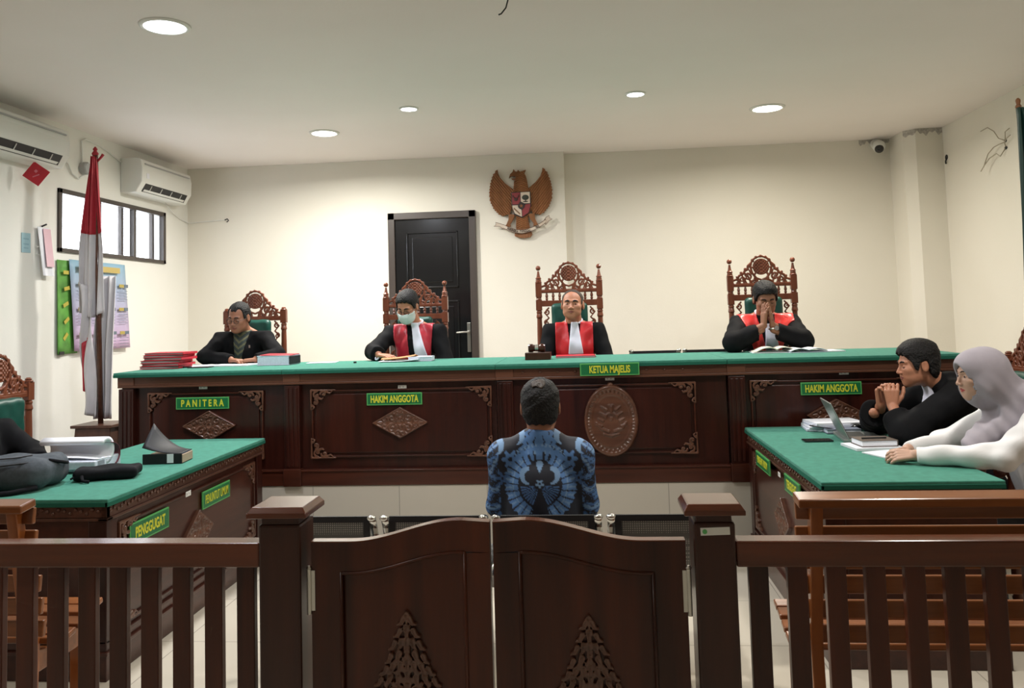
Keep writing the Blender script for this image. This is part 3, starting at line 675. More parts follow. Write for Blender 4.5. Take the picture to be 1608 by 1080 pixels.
# ------------------------------------------------------------------ people
def head_sdf(P, o):
    """head in its own frame, facing -y, origin between the ears"""
    X = np.abs(P[:, 0]); Q = P.copy(); Q[:, 0] = X
    w = o.get('w', 1.0)
    Q = Q/np.array([w, 1, 1], np.float32)
    d = ell(Q, (0, .014, .038), (.076, .096, .084))
    d = smin(d, ell(Q, (0, -.022, -.030), (.062, .072, .082)), .03)
    d = smin(d, ell(Q, (.030, -.040, -.062), (.030, .040, .034)), .03)        # jaw
    d = smin(d, ell(Q, (0, -.066, -.096), (.026, .020, .018)), .025)          # chin
    d = smin(d, ell(Q, (.040, -.058, -.018), (.024, .026, .022)), .02)        # cheekbone
    d = smin(d, cap(Q, (.006, -.084, .024), (.042, -.074, .026), .010, .008), .012)
    d = smax(d, -ell(Q, (.031, -.101, .004), (.019, .018, .012)), .010)       # socket
    d = smin(d, ell(Q, (.031, -.074, .003), (.0135, .0125, .0105)), .003)     # lids
    if o.get('open', True): d = smax(d, -ell(Q, (.031, -.090, .003), (.011, .006, .0035)), .002)
    d = smin(d, cap(Q, (0, -.086, .010), (0, -.106, -.028), .0065, .0105), .008)
    d = smin(d, ell(Q, (.0115, -.098, -.032), (.0085, .010, .007)), .005)
    d = smin(d, cap(Q, (0, -.0925, -.054), (.021, -.083, -.058), .0062, .003), .005)
    d = smin(d, cap(Q, (0, -.0905, -.067), (.018, -.082, -.063), .0070, .003), .004)
    d = smax(d, -cap(Q, (0, -.100, -.0605), (.024, -.088, -.0615), .0024, .0016), .003)
    er = ell(Q, (.079, .012, -.004), (.009, .020, .032)); er = smax(er, -ell(Q, (.088, .006, .002), (.006, .011, .019)), .006)
    d = smin(d, er, .008)
    return d
def cranium(P, w=1.0):
    Q = np.abs(P[:, :1]); Q = np.concatenate([Q/w, P[:, 1:]], 1)
    d = ell(Q, (0, .014, .038), (.076, .096, .084)); d = smin(d, ell(Q, (0, -.022, -.030), (.062, .072, .082)), .03)
    return smin(d, ell(Q, (0, .045, -.03), (.060, .050, .060)), .03)
def hand_prims(spec):
    """spec: wrist, dir, normal (back of the hand), side (+1 thumb on the +cross side), curl, spread, scale"""
    w = Vector(spec['w']); x = Vector(spec['d']).normalized(); n = Vector(spec['n']); n = (n-x*n.dot(x)).normalized(); y = n.cross(x)*spec.get('s', 1)
    k = spec.get('k', 1.0); cu = spec.get('curl', .3); sp = spec.get('spread', .06); out = []
    T = lambda a, b, c: tuple(w+(x*a+y*b+n*c)*k)
    for b0, b1 in ((.016, .028), (.005, .010), (-.008, -.010), (-.016, -.028)): out.append((T(.004, b0*.8, 0), T(.084, b1, 0), .016*k, .0125*k))
    cl = cu if hasattr(cu, '__len__') else [cu]*4
    for i, (b, L) in enumerate(((.030, .070), (.010, .078), (-.010, .072), (-.028, .056))):
        p = Vector((.086-(.006 if i == 3 else 0), b, 0)); ang = cl[i]*.7; r0 = .0092
        dirb = (1.5-i)*sp
        for j, fr in enumerate((.45, .31, .24)):
            q = p+Vector((math.cos(ang), math.sin(dirb)*math.cos(ang), -math.sin(ang)))*(L*fr)
            out.append((T(*p), T(*q), (r0-.0008*j)*k, (r0-.0008*(j+1))*k)); p = q; ang += cl[i]*1.0
    th = spec.get('thumb', .5)
    p = Vector((.018, .022, -.004)); v = Vector((.75, .65*th+.2, -.25)).normalized()
    for j, L in enumerate((.042, .032, .026)):
        q = p+v*L; out.append((T(*p), T(*q), (.0135-.0018*j)*k, (.0118-.0015*j)*k)); p = q; v = (v+Vector((.35, -.28*th, -.1))).normalized()
    return out
def person(name_label, base, rz, hd, pose, skin='skin', cloth='robe', legs='trous', hands=(), cuff=.06, o=None, hair=None, style='robe', clothname='robe', group=None, sleeve_h=.0075, cloth_col=None, cloth_mat=None, fold=.004, cuff_cut=None):
    """hd: (centre, pitch, yaw, roll) ; pose: dict of world points"""
    o = o or {}
    B = Vector(base); Rz = Matrix.Rotation(-rz, 3, 'Z')
    Lc = lambda p: tuple(Rz @ (Vector(p)-B)); Ld = lambda d: tuple(Rz @ Vector(d))
    hc = Lc(hd[0]); HR = rotm(hd[1], hd[2], hd[3] if len(hd) > 3 else 0)
    J = {k: Lc(v) for k, v in pose.items()}
    toH = lambda P: (P-np.array(hc, np.float32)) @ HR
    neck0 = np.array(hc)+HR @ np.array([0, .022, -.05]); sm = (np.array(J['sl'])+np.array(J['sr']))/2; neck1 = sm+np.array([0, .01, .02])
    hl = [dict(h, w=Lc(h['w']), d=Ld(h['d']), n=Ld(h['n'])) for h in hands]
    nr = o.get('neck', .054)
    def fhead(P): return smin(head_sdf(toH(P), o), cap(P, neck0, neck1, nr, nr+.012), .02)
    hcv = np.array(hc)
    patches = [(fhead, np.minimum(hcv-.14, neck1-.03), np.maximum(hcv+.15, neck1+.05), .0036 if not o.get('fine') else .0030)]
    # torso, arms and legs of the body itself (inside the clothes)
    hip = np.array(J.get('hip', (0, .02, .55))); chest = sm+np.array([0, 0, -.13])
    kn = [np.array(J.get('kl', (-.13, -.40, .52))), np.array(J.get('kr', (.13, -.40, .52)))]
    ft = [np.array(J.get('fl', (-.13, -.38, .08))), np.array(J.get('fr', (.13, -.38, .08)))]
    gx = o.get('girth', 1.0)
    def torso(P, e=0.):
        s = lambda Q: np.minimum(cap(Q, hip, chest, .150*gx+e, .155*gx+e), 9)
        d = scl(lambda Q: cap(Q, hip, chest, .150*gx+e, .158*gx+e), P, (1, .74, 1), (hip+chest)/2)
        d = smin(d, cap(P, np.array(J['sl']), np.array(J['sr']), .058+e), .05)
        tp = neck1+[0, .012, o.get('trap', .072)]
        for k in ('sl', 'sr'): d = smin(d, cap(P, tp, np.array(J[k])+[0, 0, .0], .048+e, .052+e), .03)
        return d
    def armsd(P, r, cuffr, k=.03):
        d = None
        for a, b, c in (('sl', 'el', 'wl'), ('sr', 'er', 'wr')):
            q = smin(cap(P, J[a], J[b], r[0], r[1]), cap(P, J[b], J[c], r[1], cuffr), .02); d = q if d is None else np.minimum(d, q)
        return d
    def legsd(P, e=0.):
        d = None
        for i, s in enumerate((-1, 1)):
            q = smin(cap(P, hip+[s*.09, 0, 0], kn[i], .085+e, .065+e), cap(P, kn[i], ft[i], .058+e, .045+e), .03); d = q if d is None else smin(d, q, .03)
        return d
    allp = np.array([J[k] for k in ('sl', 'sr', 'el', 'er', 'wl', 'wr')]+[hip, chest]+kn+ft); lo = allp.min(0)-.2; hi = allp.max(0)+.2; lo[2] = max(lo[2], .0)
    patches.append((lambda P: smin(smin(torso(P, -.02), armsd(P, (.045, .038), .028), .04), legsd(P, -.015), .05), lo, hi, .016))
    for h in hl:
        pr_ = hand_prims(h); wv = Vector(h['w']); back = wv-Vector(h['d']).normalized()*.02; el = Vector(J['el'] if (Vector(J['wl'])-wv).length < (Vector(J['wr'])-wv).length else J['er'])
        fa = wv+(el-wv)*.55
        allh = np.array([p for q in pr_ for p in q[:2]]+[tuple(fa)])
        def fh(P, pr_=pr_, wv=wv, fa=fa):
            d = cap(P, tuple(wv), tuple(fa), .026, .038)
            for a, b, r0, r1 in pr_: d = smin(d, cap(P, a, b, r0, r1), .005)
            return d
        patches.append((fh, allh.min(0)-.05, allh.max(0)+.05, .0034))
    body = net_obj('person', patches, [skin, 'lips' if not o.get('redlips') else 'lipsr'])
    body.location = base; body.rotation_euler = (0, 0, rz); tag(body, name_label, 'person', group)
    # lips by face region
    me = body.data; nv = len(me.vertices); co = np.empty(nv*3, np.float32); me.vertices.foreach_get('co', co); co = co.reshape(-1, 3)
    H = toH(co); lipv = (np.abs(H[:, 2]+.0605) < .0115*(1-np.abs(H[:, 0])/.030)) & (H[:, 1] < -.078) & (np.abs(H[:, 0]) < .026)
    lv = np.empty(len(me.loops), np.int32); me.loops.foreach_get('vertex_index', lv); q4 = lv.reshape(-1, 4) if len(lv) == 4*len(me.polygons) else None
    if q4 is not None: me.polygons.foreach_set('material_index', lipv[q4].all(1).astype(np.int32))
    # eyes and brows
    hcL = Vector(hc); HM = Matrix(HR.tolist())
    def hp(x, y, z): return tuple(hcL+HM @ Vector((x, y, z)))
    if o.get('open', True):
        for s in (-1, 1):
            e = mk('eye', MB().ball(hp(s*.031*o.get('w', 1), -.0755, .003), .0105, 12, 8), 'eyew', body, smooth=True)
            mk('iris', MB().ball(hp(s*.031*o.get('w', 1)+o.get('gaze', 0), -.0828, .0025), .0058, 10, 6), 'iris', e, smooth=True)
    bw = o.get('brow', .0040); wq = o.get('w', 1)
    for s in (-1, 1): mk('eyebrow', MB().tube([hp(s*.013*wq, -.0925, .024), hp(s*.026*wq, -.0905, .0295), hp(s*.040*wq, -.082, .027), hp(s*.048*wq, -.074, .022)], [bw, bw*1.25, bw, bw*.5], 8), 'hair', body, smooth=True)
    if not o.get('open', True):
        for s in (-1, 1): mk('eyelashes', MB().tube([hp(s*.020*wq, -.0855, -.0015), hp(s*.031*wq, -.0885, -.0045), hp(s*.042*wq, -.0825, -.002)], .0013, 6), 'hair', body, smooth=True)
    if hair:
        ys, zs = hair['line']; th = hair.get('t', .010)
        def fhair(P):
            Q = toH(P); d = cranium(Q, o.get('w', 1))-th-hair.get('top', 0)*np.clip(Q[:, 2]-.05, 0, .06)/.06
            d = d-.0012*np.sin(Q[:, 0]*330+Q[:, 1]*90)*np.sin(Q[:, 1]*190+Q[:, 2]*230)-.0012*np.sin(Q[:, 2]*110+Q[:, 0]*75)
            g = np.interp(Q[:, 1], ys, zs)+hair.get('jag', .003)*np.sin(Q[:, 0]*200+1)
            d = smax(d, g-Q[:, 2], .006)
            if hair.get('temple'): d = smax(d, -(np.hypot(np.abs(Q[:, 0])-.058, Q[:, 1]+.075)-hair['temple']), .006)
            if hair.get('swoop'): d = smin(d, ell(Q, (.02, -.072, .088), (.05, .035, .022)), .015)
            return smax(d, -(head_sdf(Q, o)+.004), .002)
        net_obj('hair', [(fhair, hcv-.155, hcv+.16, .0042)], hair.get('mat', 'hair'), body)
    # clothing
    ph = o.get('seed', 1.0)
    def folds(P):
        return fold*(np.sin(P[:, 0]*55+3*np.sin(P[:, 2]*9+ph)+P[:, 1]*22)+.7*np.sin(P[:, 2]*48+4*np.sin(P[:, 0]*13+ph)+P[:, 1]*35))*.6
    arm_r = o.get('arm', (.068, .066))
    def fcloth(P):
        d = smin(torso(P), armsd(P, arm_r, cuff), .05); d = smin(d, cap(P, neck0*.35+neck1*.65, neck1, nr+.014, nr+.024), .02)
        if style == 'robe': d = smin(d, legsd(P, .03), .05)
        d = d-folds(P)
        nb = cap(P, neck0, neck1+[0, 0, -.01], nr+.004, nr+.012)
        if o.get('vneck'): d = smax(d, -scl(lambda Q: cap(Q, neck1+[0, -.10, .06], neck1+[0, -.17, -.12], .04, .006), P, (1, 1, 1)), .01)
        # open the neck
        d = smax(d, P[:, 2]-(neck1[2]+o.get('collar', .045)), .01)
        # cut sleeves at the wrist
        for a, b in (('el', 'wl'), ('er', 'wr')):
            ev, wv = np.array(J[a], np.float32), np.array(J[b], np.float32); u = (wv-ev)/np.linalg.norm(wv-ev)
            d = np.where(np.linalg.norm(P-wv, axis=1) < cuff*2.2, smax(d, (P-wv) @ u-(cuff_cut if cuff_cut is not None else .0), .008), d)
        return d
    c = net_obj(clothname, [(fcloth, lo, hi, sleeve_h)], cloth_mat or cloth, body, colour=cloth_col)
    if style != 'robe': net_obj('trousers', [(lambda P: smin(legsd(P), cap(P, hip-[.09, 0, 0], hip+[.09, 0, 0], .12), .05), lo, hi, .014)], legs, body)
    for i, s in enumerate((-1, 1)): mk('shoe', MB().ball((ft[i][0], ft[i][1]-.05, .045), (.045, .125, .045), 12, 8), 'blackc', body, smooth=True)
    ctx = dict(body=body, fcloth=fcloth, neck0=neck0, neck1=neck1, sm=sm, chest=chest, hp=hp, toH=toH, hc=hcv, HR=HR, J=J, lo=lo, hi=hi, Lc=Lc, torso=torso, o=o)
    return ctx
def shell(ctx, name, mask, mat, off=.006, h=.005, lo=None, hi=None, base=None):
    """a layer of cloth lying on the garment where mask(P) < 0"""
    f0 = base or ctx['fcloth']; yl = ctx['sm'][1]-.185
    def f(P): return smax(np.abs(f0(P)-off*.5)-off*.5-.001, np.maximum(mask(P), yl-P[:, 1]), .004)
    return net_obj(name, [(f, lo if lo is not None else ctx['lo'], hi if hi is not None else ctx['hi'], h)], mat, ctx['body'])
def seg_mask(P, a, b, wa, wb):
    """strip in the xz plane from a to b with half widths"""
    ax_, az = a; bx, bz = b; t = np.clip((P[:, 2]-az)/(bz-az), 0, 1)
    return np.maximum(np.abs(P[:, 0]-(ax_+(bx-ax_)*t))-(wa+(wb-wa)*t), np.maximum(P[:, 2]-max(az, bz), min(az, bz)-P[:, 2]))
def glasses(ctx, full=True, mat='dark'):
    hp = ctx['hp']; w = ctx['o'].get('w', 1); q = MB()
    for s in (-1, 1):
        pts = [hp(s*w*.032+.021*math.cos(a)*1.1, -.103+.004*abs(math.cos(a)), .000+.0155*math.sin(a)*(1.05)) for a in np.arange(0, 2*PI, PI/8)]
        q.tube(pts, .0021, 6, True)
        q.tube([hp(s*w*.055, -.097, .005), hp(s*w*.072, -.07, .006), hp(s*w*.083, -.01, .008)], .0014, 6)
    q.tube([hp(-.010, -.104, .003), hp(0, -.1085, .006), hp(.010, -.104, .003)], .0014, 6)
    g = mk('eyeglasses', q, mat, ctx['body'], smooth=True)
    return g
HL_FULL = ([-.12, -.085, -.062, -.046, -.036, -.022, -.012, .028, .038, .055, .075, .12], [.074, .073, .060, .030, -.004, -.006, .030, .034, -.035, -.060, -.075, -.08])
HL_HIGH = ([-.12, -.085, -.055, -.042, -.034, -.020, -.012, .028, .038, .055, .075, .12], [.086, .084, .062, .030, .0, .0, .030, .034, -.035, -.060, -.070, -.07])

def judge_front(ctx, mat, jb, jt, wid=(.155, .115), top=.03, inner=.022, zlow=-.40, slant=0, black_v=.03):
    """red front panel of the robe and the white pleated band at the throat"""
    sm, n1 = ctx['sm'], ctx['neck1']; zt = n1[2]
    def m(P):
        t = np.clip((zt+.05-P[:, 2])/(.45), 0, 1)
        c = sm[0]+slant*t
        d = np.abs(P[:, 0]-c)-(wid[0]+(wid[1]-wid[0])*t)
        d = np.maximum(d, P[:, 1]-(sm[1]+.035)); d = np.maximum(d, (zt+zlow)-P[:, 2])
        d = np.maximum(d, -(np.abs(P[:, 0]-c)-(black_v*np.clip(1-t*1.6, 0, 1)+inner)))
        return d
    shell(ctx, 'red_front_panel', m, mat, .007, .0055)
    a, b = jt, jb
    def mj(P): return np.maximum(seg_mask(P, a[:2], b[:2], a[2], b[2]), P[:, 1]-(sm[1]-.02))
    shell(ctx, 'white_neck_band', mj, 'jabot', .020, .005)
    # white collar ring
    def fc(P):
        u = n1+np.array([0, -.01, .062]); q = P-u.astype(np.float32); r = np.hypot(q[:, 0], q[:, 1]*.95+.35*q[:, 2]*0)
        zz = q[:, 2]-(.25*q[:, 1])
        return np.maximum(np.abs(r-.066)-.006, np.abs(zz)-.012)
    net_obj('white_collar', [(fc, n1-[.09, .1, .03], n1+[.09, .09, .13], .004)], 'jabot', ctx['body'])

# --- the clerk at the far left of the bench
def jk(**k): return k
FW = Vector((0, -1, 0))
p = person('man in black suit and glasses looking down at papers behind the PANITERA desk', (-2.85, 6.72, POD), 0,
    ((-2.848, 6.60, 1.592), .30, -.12, .06), dict(sl=(-3.03, 6.70, 1.42), sr=(-2.665, 6.70, 1.41), el=(-3.085, 6.47, 1.285), er=(-2.465, 6.47, 1.285), wl=(-2.80, 6.33, 1.262), wr=(-2.60, 6.34, 1.262)),
    skin='skind', cloth='suit', hands=[dict(w=(-2.80, 6.33, 1.258), d=(.9, -.35, -.05), n=(0, 0, 1), s=1, curl=.35), dict(w=(-2.60, 6.34, 1.258), d=(-.9, -.3, -.05), n=(0, 0, 1), s=-1, curl=.35)],
    cuff=.046, o=dict(open=False, arm=(.070, .056), seed=2., girth=1.05, w=1.0), hair=dict(line=HL_HIGH, t=.008, temple=.035), style='suit', clothname='suit_jacket')
def vmask(P):
    n1 = p['neck1']; t = np.clip((n1[2]+.05-P[:, 2])/.30, 0, 1); return np.maximum(np.maximum(np.abs(P[:, 0]-p['sm'][0])-.062*(1-t)-.012, P[:, 1]-p['sm'][1]), p['sm'][1]-.175-P[:, 1])
def chev(V):
    a = np.abs(V[:, 0]-p['sm'][0]); k = (V[:, 2]-a*.8)*42; s = (np.sin(k*2*PI*.5) > .35)
    c = np.where(s[:, None], np.array([.10, .095, .045]), np.array([.018, .028, .026])); return c
sh = net_obj('patterned_shirt', [(lambda P: smax(np.abs(p['fcloth'](P)-.002)-.004, vmask(P), .003), p['lo'], p['hi'], .0055)], attr_mat('patterned_shirt_cloth', .8), p['body'], colour=chev)
def colr(P, ctx=p):
    n1 = ctx['neck1']; q = P-(n1+np.array([0, -.012, .035])).astype(np.float32); r = np.hypot(q[:, 0], q[:, 1]); return np.maximum(np.abs(r-.068)-.005, np.abs(q[:, 2]-.2*q[:, 1])-.02)
net_obj('shirt_collar', [(colr, p['neck1']-[.09, .1, .03], p['neck1']+[.09, .09, .10], .004)], 'teal', p['body'])
mk('lapel_pin', MB().box((.10, -.145, .93), (.012, .004, .022)), 'metal', p['body']); glasses(p)
# --- the masked judge
p = person('judge in red and black robe wearing a white face mask, before the black door', (-1.40, 6.74, POD), 0,
    ((-1.435, 6.60, 1.640), .50, -.22, .04), dict(sl=(-1.59, 6.70, 1.43), sr=(-1.21, 6.70, 1.43), el=(-1.70, 6.50, 1.29), er=(-1.13, 6.60, 1.18), wl=(-1.62, 6.35, 1.275), wr=(-1.25, 6.52, 1.06)),
    hands=[dict(w=(-1.615, 6.345, 1.268), d=(.85, -.4, -.08), n=(0, -.1, 1), s=1, curl=.25, spread=.12), dict(w=(-1.25, 6.52, 1.06), d=(-.7, -.3, -.1), n=(0, 0, 1), s=-1)],
    cuff=.062, o=dict(open=False, seed=4., girth=1.05), hair=dict(line=HL_HIGH, t=.012, top=.006, jag=.005))
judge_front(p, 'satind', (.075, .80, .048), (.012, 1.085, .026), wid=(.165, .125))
def fmask(P):
    Q = p['toH'](P); d = head_sdf(Q, {'open': False}); d = smin(d, ell(Q, (0, -.085, -.045), (.035, .032, .045)), .03)
    m = np.maximum(Q[:, 2]-(-.012+.10*np.clip(-Q[:, 1]-.09, 0, .03)), np.maximum(-.112-Q[:, 2], Q[:, 1]+.035))
    return smax(np.abs(d-.004)-.0028, m, .004)
net_obj('face_mask', [(fmask, p['hc']-.15, p['hc']+.13, .0034)], 'maskm', p['body']); hp = p['hp']
q = MB()
for s in (-1, 1): q.tube([hp(s*.060, -.045, -.02), hp(s*.078, -.0, .012), hp(s*.086, .022, .010), hp(s*.08, .022, -.03), hp(s*.062, -.040, -.075)], .0013, 6)
mk('mask_loops', q, 'white', p['body']); glasses(p)
mk('bead_bracelet', MB().tube([tuple(Vector(p['Lc']((-1.622, 6.35, 1.268)))+Vector((math.sin(a)*.018, math.cos(a)*.034, math.sin(a+1.2)*.034))) for a in np.arange(0, 2*PI, PI/8)], .0065, 8, True), 'jabot', p['body'], smooth=True)
# --- the chief judge
p = person('balding judge in red and black robe facing forward, behind the KETUA MAJELIS sign', (-.10, 6.76, POD), 0,
    ((-.106, 6.66, 1.615), -.06, -.10, .03), dict(sl=(-.28, 6.72, 1.41), sr=(.08, 6.72, 1.405), el=(-.345, 6.62, 1.17), er=(.155, 6.62, 1.16), wl=(-.20, 6.53, 1.07), wr=(.0, 6.53, 1.07)),
    hands=[dict(w=(-.20, 6.50, 1.07), d=(.8, -.1, -.1), n=(0, 0, 1), s=1), dict(w=(.0, 6.50, 1.07), d=(-.8, -.1, -.1), n=(0, 0, 1), s=-1)],
    cuff=.075, o=dict(seed=1., w=1.10, gaze=.001, girth=1.0, brow=.0058, fine=True, neck=.060), hair=dict(line=([-.12, -.05, -.04, -.034, -.020, -.012, .028, .038, .055, .12], [.13, .118, .050, .0, .0, .030, .034, -.035, -.060, -.07]), t=.0035, jag=.002, mat='hairt'))
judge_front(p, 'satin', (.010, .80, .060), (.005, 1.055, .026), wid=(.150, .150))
# --- the judge with joined hands
p = person('judge with hands joined before his face, in bright red and black robe', (1.40, 6.74, POD), 0,
    ((1.384, 6.58, 1.615), .36, .03, 0), dict(sl=(1.205, 6.70, 1.43), sr=(1.585, 6.70, 1.43), el=(1.09, 6.36, 1.292), er=(1.60, 6.37, 1.298), wl=(1.300, 6.355, 1.385), wr=(1.385, 6.355, 1.385)),
    skin='skind', hands=[dict(w=(1.318, 6.36, 1.415), d=(.10, .10, 1), n=(-1, -.25, .1), s=1, curl=[.06, .08, .14, .25], thumb=.3, k=1.05), dict(w=(1.385, 6.36, 1.415), d=(-.10, .10, 1), n=(1, -.25, .1), s=-1, curl=[.06, .08, .14, .25], thumb=.3, k=1.05)],
    cuff=.058, o=dict(open=False, seed=6., girth=1.14, w=1.06, brow=.004, arm=(.078, .078)), hair=dict(line=HL_FULL, t=.014, top=.008), cuff_cut=-.02)
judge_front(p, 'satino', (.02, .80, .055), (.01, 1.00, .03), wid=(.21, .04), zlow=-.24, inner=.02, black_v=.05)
w_ = mk('wristwatch', MB().tube([tuple(Vector(p['Lc']((1.392, 6.36, 1.395)))+Vector((math.cos(a)*.034, math.sin(a)*.032, .006*math.cos(a)))) for a in np.arange(0, 2*PI, PI/8)], .007, 8, True), 'metal', p['body'], smooth=True)
mk('watch_face', MB().lathe(tuple(Vector(p['Lc']((1.405, 6.325, 1.397)))), [(.018, -.006), (.020, .0), (.018, .005)], 16, 'y'), 'chrome', w_)

# --- the seated man seen from behind, in a blue batik shirt
DEFX, DEFY = -.222, 3.70
def batik(V):
    x = V[:, 0]; ax_ = np.abs(x); z = V[:, 2]; y = V[:, 1]
    navy = np.array([.006, .008, .018]); blue = np.array([.085, .20, .44]); mid = np.array([.045, .12, .30]); pale = np.array([.17, .30, .50])
    C = np.tile(navy, (len(V), 1))
    def put(m, c): C[m] = c
    # scattered leaves on sleeves and sides
    s1 = np.sin(ax_*95+2.5*np.sin(z*48))+np.sin(z*82+2.2*np.sin(ax_*60+y*30)); put(s1 > .15, mid); put(s1 > .75, blue); put(np.abs(s1+.8) < .10, mid); sl_ = ax_ > .185; put(sl_ & (np.sin(z*70+ax_*40+1.5*np.sin(y*60)) > .35), mid); put(sl_ & (np.sin(z*70+ax_*40+1.5*np.sin(y*60)) > .8), pale); put(sl_ & (np.abs(np.sin(z*160+y*50)) < .22), navy)
    core = ax_ < .178
    C[core & (y > -.02)] = navy
    bk = y > -.02
    cz = .82; r = np.hypot(ax_, z-cz); a = np.arctan2(z-cz, ax_)
    fan = (r > .095) & (r < .158+.006*np.cos(a*26)) & (a < 1.25) & (a > -1.25) & bk
    pet = np.abs(np.sin(a*13)); put(fan & (pet > .30), blue); put(fan & (pet > .30) & (r > .115) & (r < .122), pale); put(fan & (pet > .93) & (r > .125), pale)
    ring = (np.abs(r-.088) < .004) & (a > -1.0) & bk; put(ring, navy)
    f2 = (r < .085) & (a < -.05) & (a > -1.25) & bk; rr = np.hypot(ax_-.02, z-cz-.035); put(f2 & (np.sin(a*42) > -.1) & (r > .02), mid); put(f2 & (np.sin(a*42) > .6) & (r > .03), blue)
    cr = np.hypot(ax_-.052, z-cz-.040); cr2 = np.hypot(ax_-.040, z-cz-.036); put((cr < .036) & (cr2 > .026) & (ax_ > .045) & bk, pale)
    fl = np.hypot(x, z-cz-.008); fa = np.arctan2(z-cz-.008, x); put((fl < .014+.005*np.cos(fa*5+1.57)) & bk, pale); put((fl < .005) & bk, navy)
    put((ax_/.016+np.abs(z-cz-.085)/.036 < 1) & bk, pale)
    # yoke of long strips from the collar
    yk = (z > cz+.10) & (z < cz+.285) & bk; edge = .028+(cz+.285-z)*.42+.008*np.sin(z*190)
    put(yk & (ax_ < edge), blue); fr = (z*0+ax_/(edge+1e-6))
    put(yk & (ax_ < edge*.93) & (np.abs(np.sin(fr*8+.8)) < .28) & (np.sin(z*100+fr*6) > -.3), navy)
    put(yk & (ax_ < edge*.5) & (z < cz+.135) & (z > cz+.10), navy); put(yk & (ax_ < .05) & (np.abs(z-cz-.135) < .007) & (np.sin(x*400) > 0), pale)
    ar = np.abs(r-.165) < .006; put(ar & (a > .5) & bk & (np.sin(a*60) > 0), pale)
    top = (r > .105) & (r < .155) & (a > 1.0) & bk; put(top & (np.sin(a*30) > -.2), blue)
    for cx_, cz_, rr_ in ((.105, cz+.205, .042), (.19, cz+.16, .035)):
        q1 = np.hypot(ax_-cx_, z-cz_); q2 = np.hypot(ax_-cx_-.018, z-cz_+.012); put((q1 < rr_) & (q2 > rr_*.86) & bk, pale)
    q1 = np.hypot(ax_-.128, z-cz-.105); qa = np.arctan2(z-cz-.105, ax_-.128); put((q1 < .030+.010*np.cos(qa*6)) & bk, blue); put((q1 < .010) & bk, navy)
    q1 = np.hypot(ax_-.165, z-cz-.02); qa = np.arctan2(z-cz-.02, ax_-.165); put((q1 < .022+.010*np.cos(qa*5)) & (q1 > .006) & bk, mid)
    put((np.abs(z-cz+.135) < .012) & (ax_ < .09) & bk & (np.abs(np.sin(ax_*90)) > .3), blue)
    put((z > cz+.285) & bk & (np.sin(x*160)*np.sin(z*170) > -.1), blue)
    return C
p = person('man seen from behind in a blue and black batik shirt, centre of the room', (DEFX, DEFY, 0), PI,
    ((DEFX+.005, DEFY+.015, 1.138), .10, .03, 0), dict(sl=(DEFX+.165, DEFY, .925), sr=(DEFX-.165, DEFY, .925), el=(DEFX+.200, DEFY+.05, .70), er=(DEFX-.200, DEFY+.05, .70), wl=(DEFX+.10, DEFY+.28, .62), wr=(DEFX-.10, DEFY+.28, .62)),
    skin='skind', hands=[dict(w=(DEFX+.09, DEFY+.29, .62), d=(-.5, .7, -.1), n=(0, 0, 1), s=-1), dict(w=(DEFX-.09, DEFY+.29, .62), d=(.5, .7, -.1), n=(0, 0, 1), s=1)],
    o=dict(open=True, seed=3., girth=1.02, arm=(.062, .050), neck=.056, w=1.04, collar=.105, trap=.085), hair=dict(line=([-.12, -.085, -.06, -.035, -.005, .02, .045, .12], [.09, .085, .055, .018, -.004, -.022, -.075, -.078]), t=.008),
    cuff=.042, style='shirt', clothname='batik_shirt', cloth_mat=attr_mat('batik', .65), cloth_col=batik, sleeve_h=.0046, fold=.0022)
# thinning crown
def crown(P):
    Q = p['toH'](P); d = np.abs(cranium(Q, 1.04)-.0105)-.0022; return smax(d, np.hypot(Q[:, 0]*.8, (Q[:, 1]-.075)*.8, (Q[:, 2]-.085))-.030+.008*np.sin(Q[:, 0]*240)*np.sin(Q[:, 2]*150), .002) if False else smax(d, np.sqrt((Q[:, 0]*.8)**2+((Q[:, 1]-.075)*.8)**2+(Q[:, 2]-.092)**2)-.030+.003*np.sin(Q[:, 0]*150), .002)
net_obj('thinning_crown', [(crown, p['hc']-.15, p['hc']+.15, .004)], 'hairt', p['body'])

# --- the man with clasped hands at the right desk
p = person('man in a black robe resting his chin on clasped hands, at the right desk', (2.07, 4.88, 0), -PI/2,
    ((1.835, 4.86, 1.205), .10, .0, 0), dict(sl=(1.985, 4.70, 1.045), sr=(1.985, 5.05, 1.045), el=(1.69, 4.67, .86), er=(1.69, 5.15, .86), wl=(1.655, 4.76, .945), wr=(1.60, 4.90, .94), hip=(2.13, 4.88, .53), kl=(1.76, 4.76, .53), kr=(1.76, 5.0, .53), fl=(1.80, 4.76, .08), fr=(1.80, 5.0, .08)),
    skin='skin', hands=[dict(w=(1.665, 4.785, .985), d=(.02, .10, 1), n=(-.35, -1, .1), s=-1, curl=[.75, .8, .85, .9], thumb=.6), dict(w=(1.635, 4.880, .985), d=(.02, -.10, 1), n=(-.5, 1, .1), s=1, curl=[.75, .8, .85, .9], thumb=.6)],
    cuff=.075, o=dict(open=False, seed=5., girth=1.12, w=1.04, fine=True, collar=.10, arm=(.078, .086), neck=.056, trap=.055), hair=dict(line=([-.12, -.088, -.066, -.050, -.040, -.024, -.012, .028, .038, .055, .075, .12], [.080, .074, .055, .020, -.016, -.018, .026, .030, -.04, -.068, -.082, -.088]), t=.015, top=.010, jag=.007), cuff_cut=-.01)
def mj(P): n1 = p['neck1']; return np.maximum(seg_mask(P, (p['sm'][0], n1[2]+.05), (p['sm'][0], n1[2]-.20), .045, .055), P[:, 1]-(p['sm'][1]-.02))
shell(p, 'white_neck_band', mj, 'jabot', .016, .005)
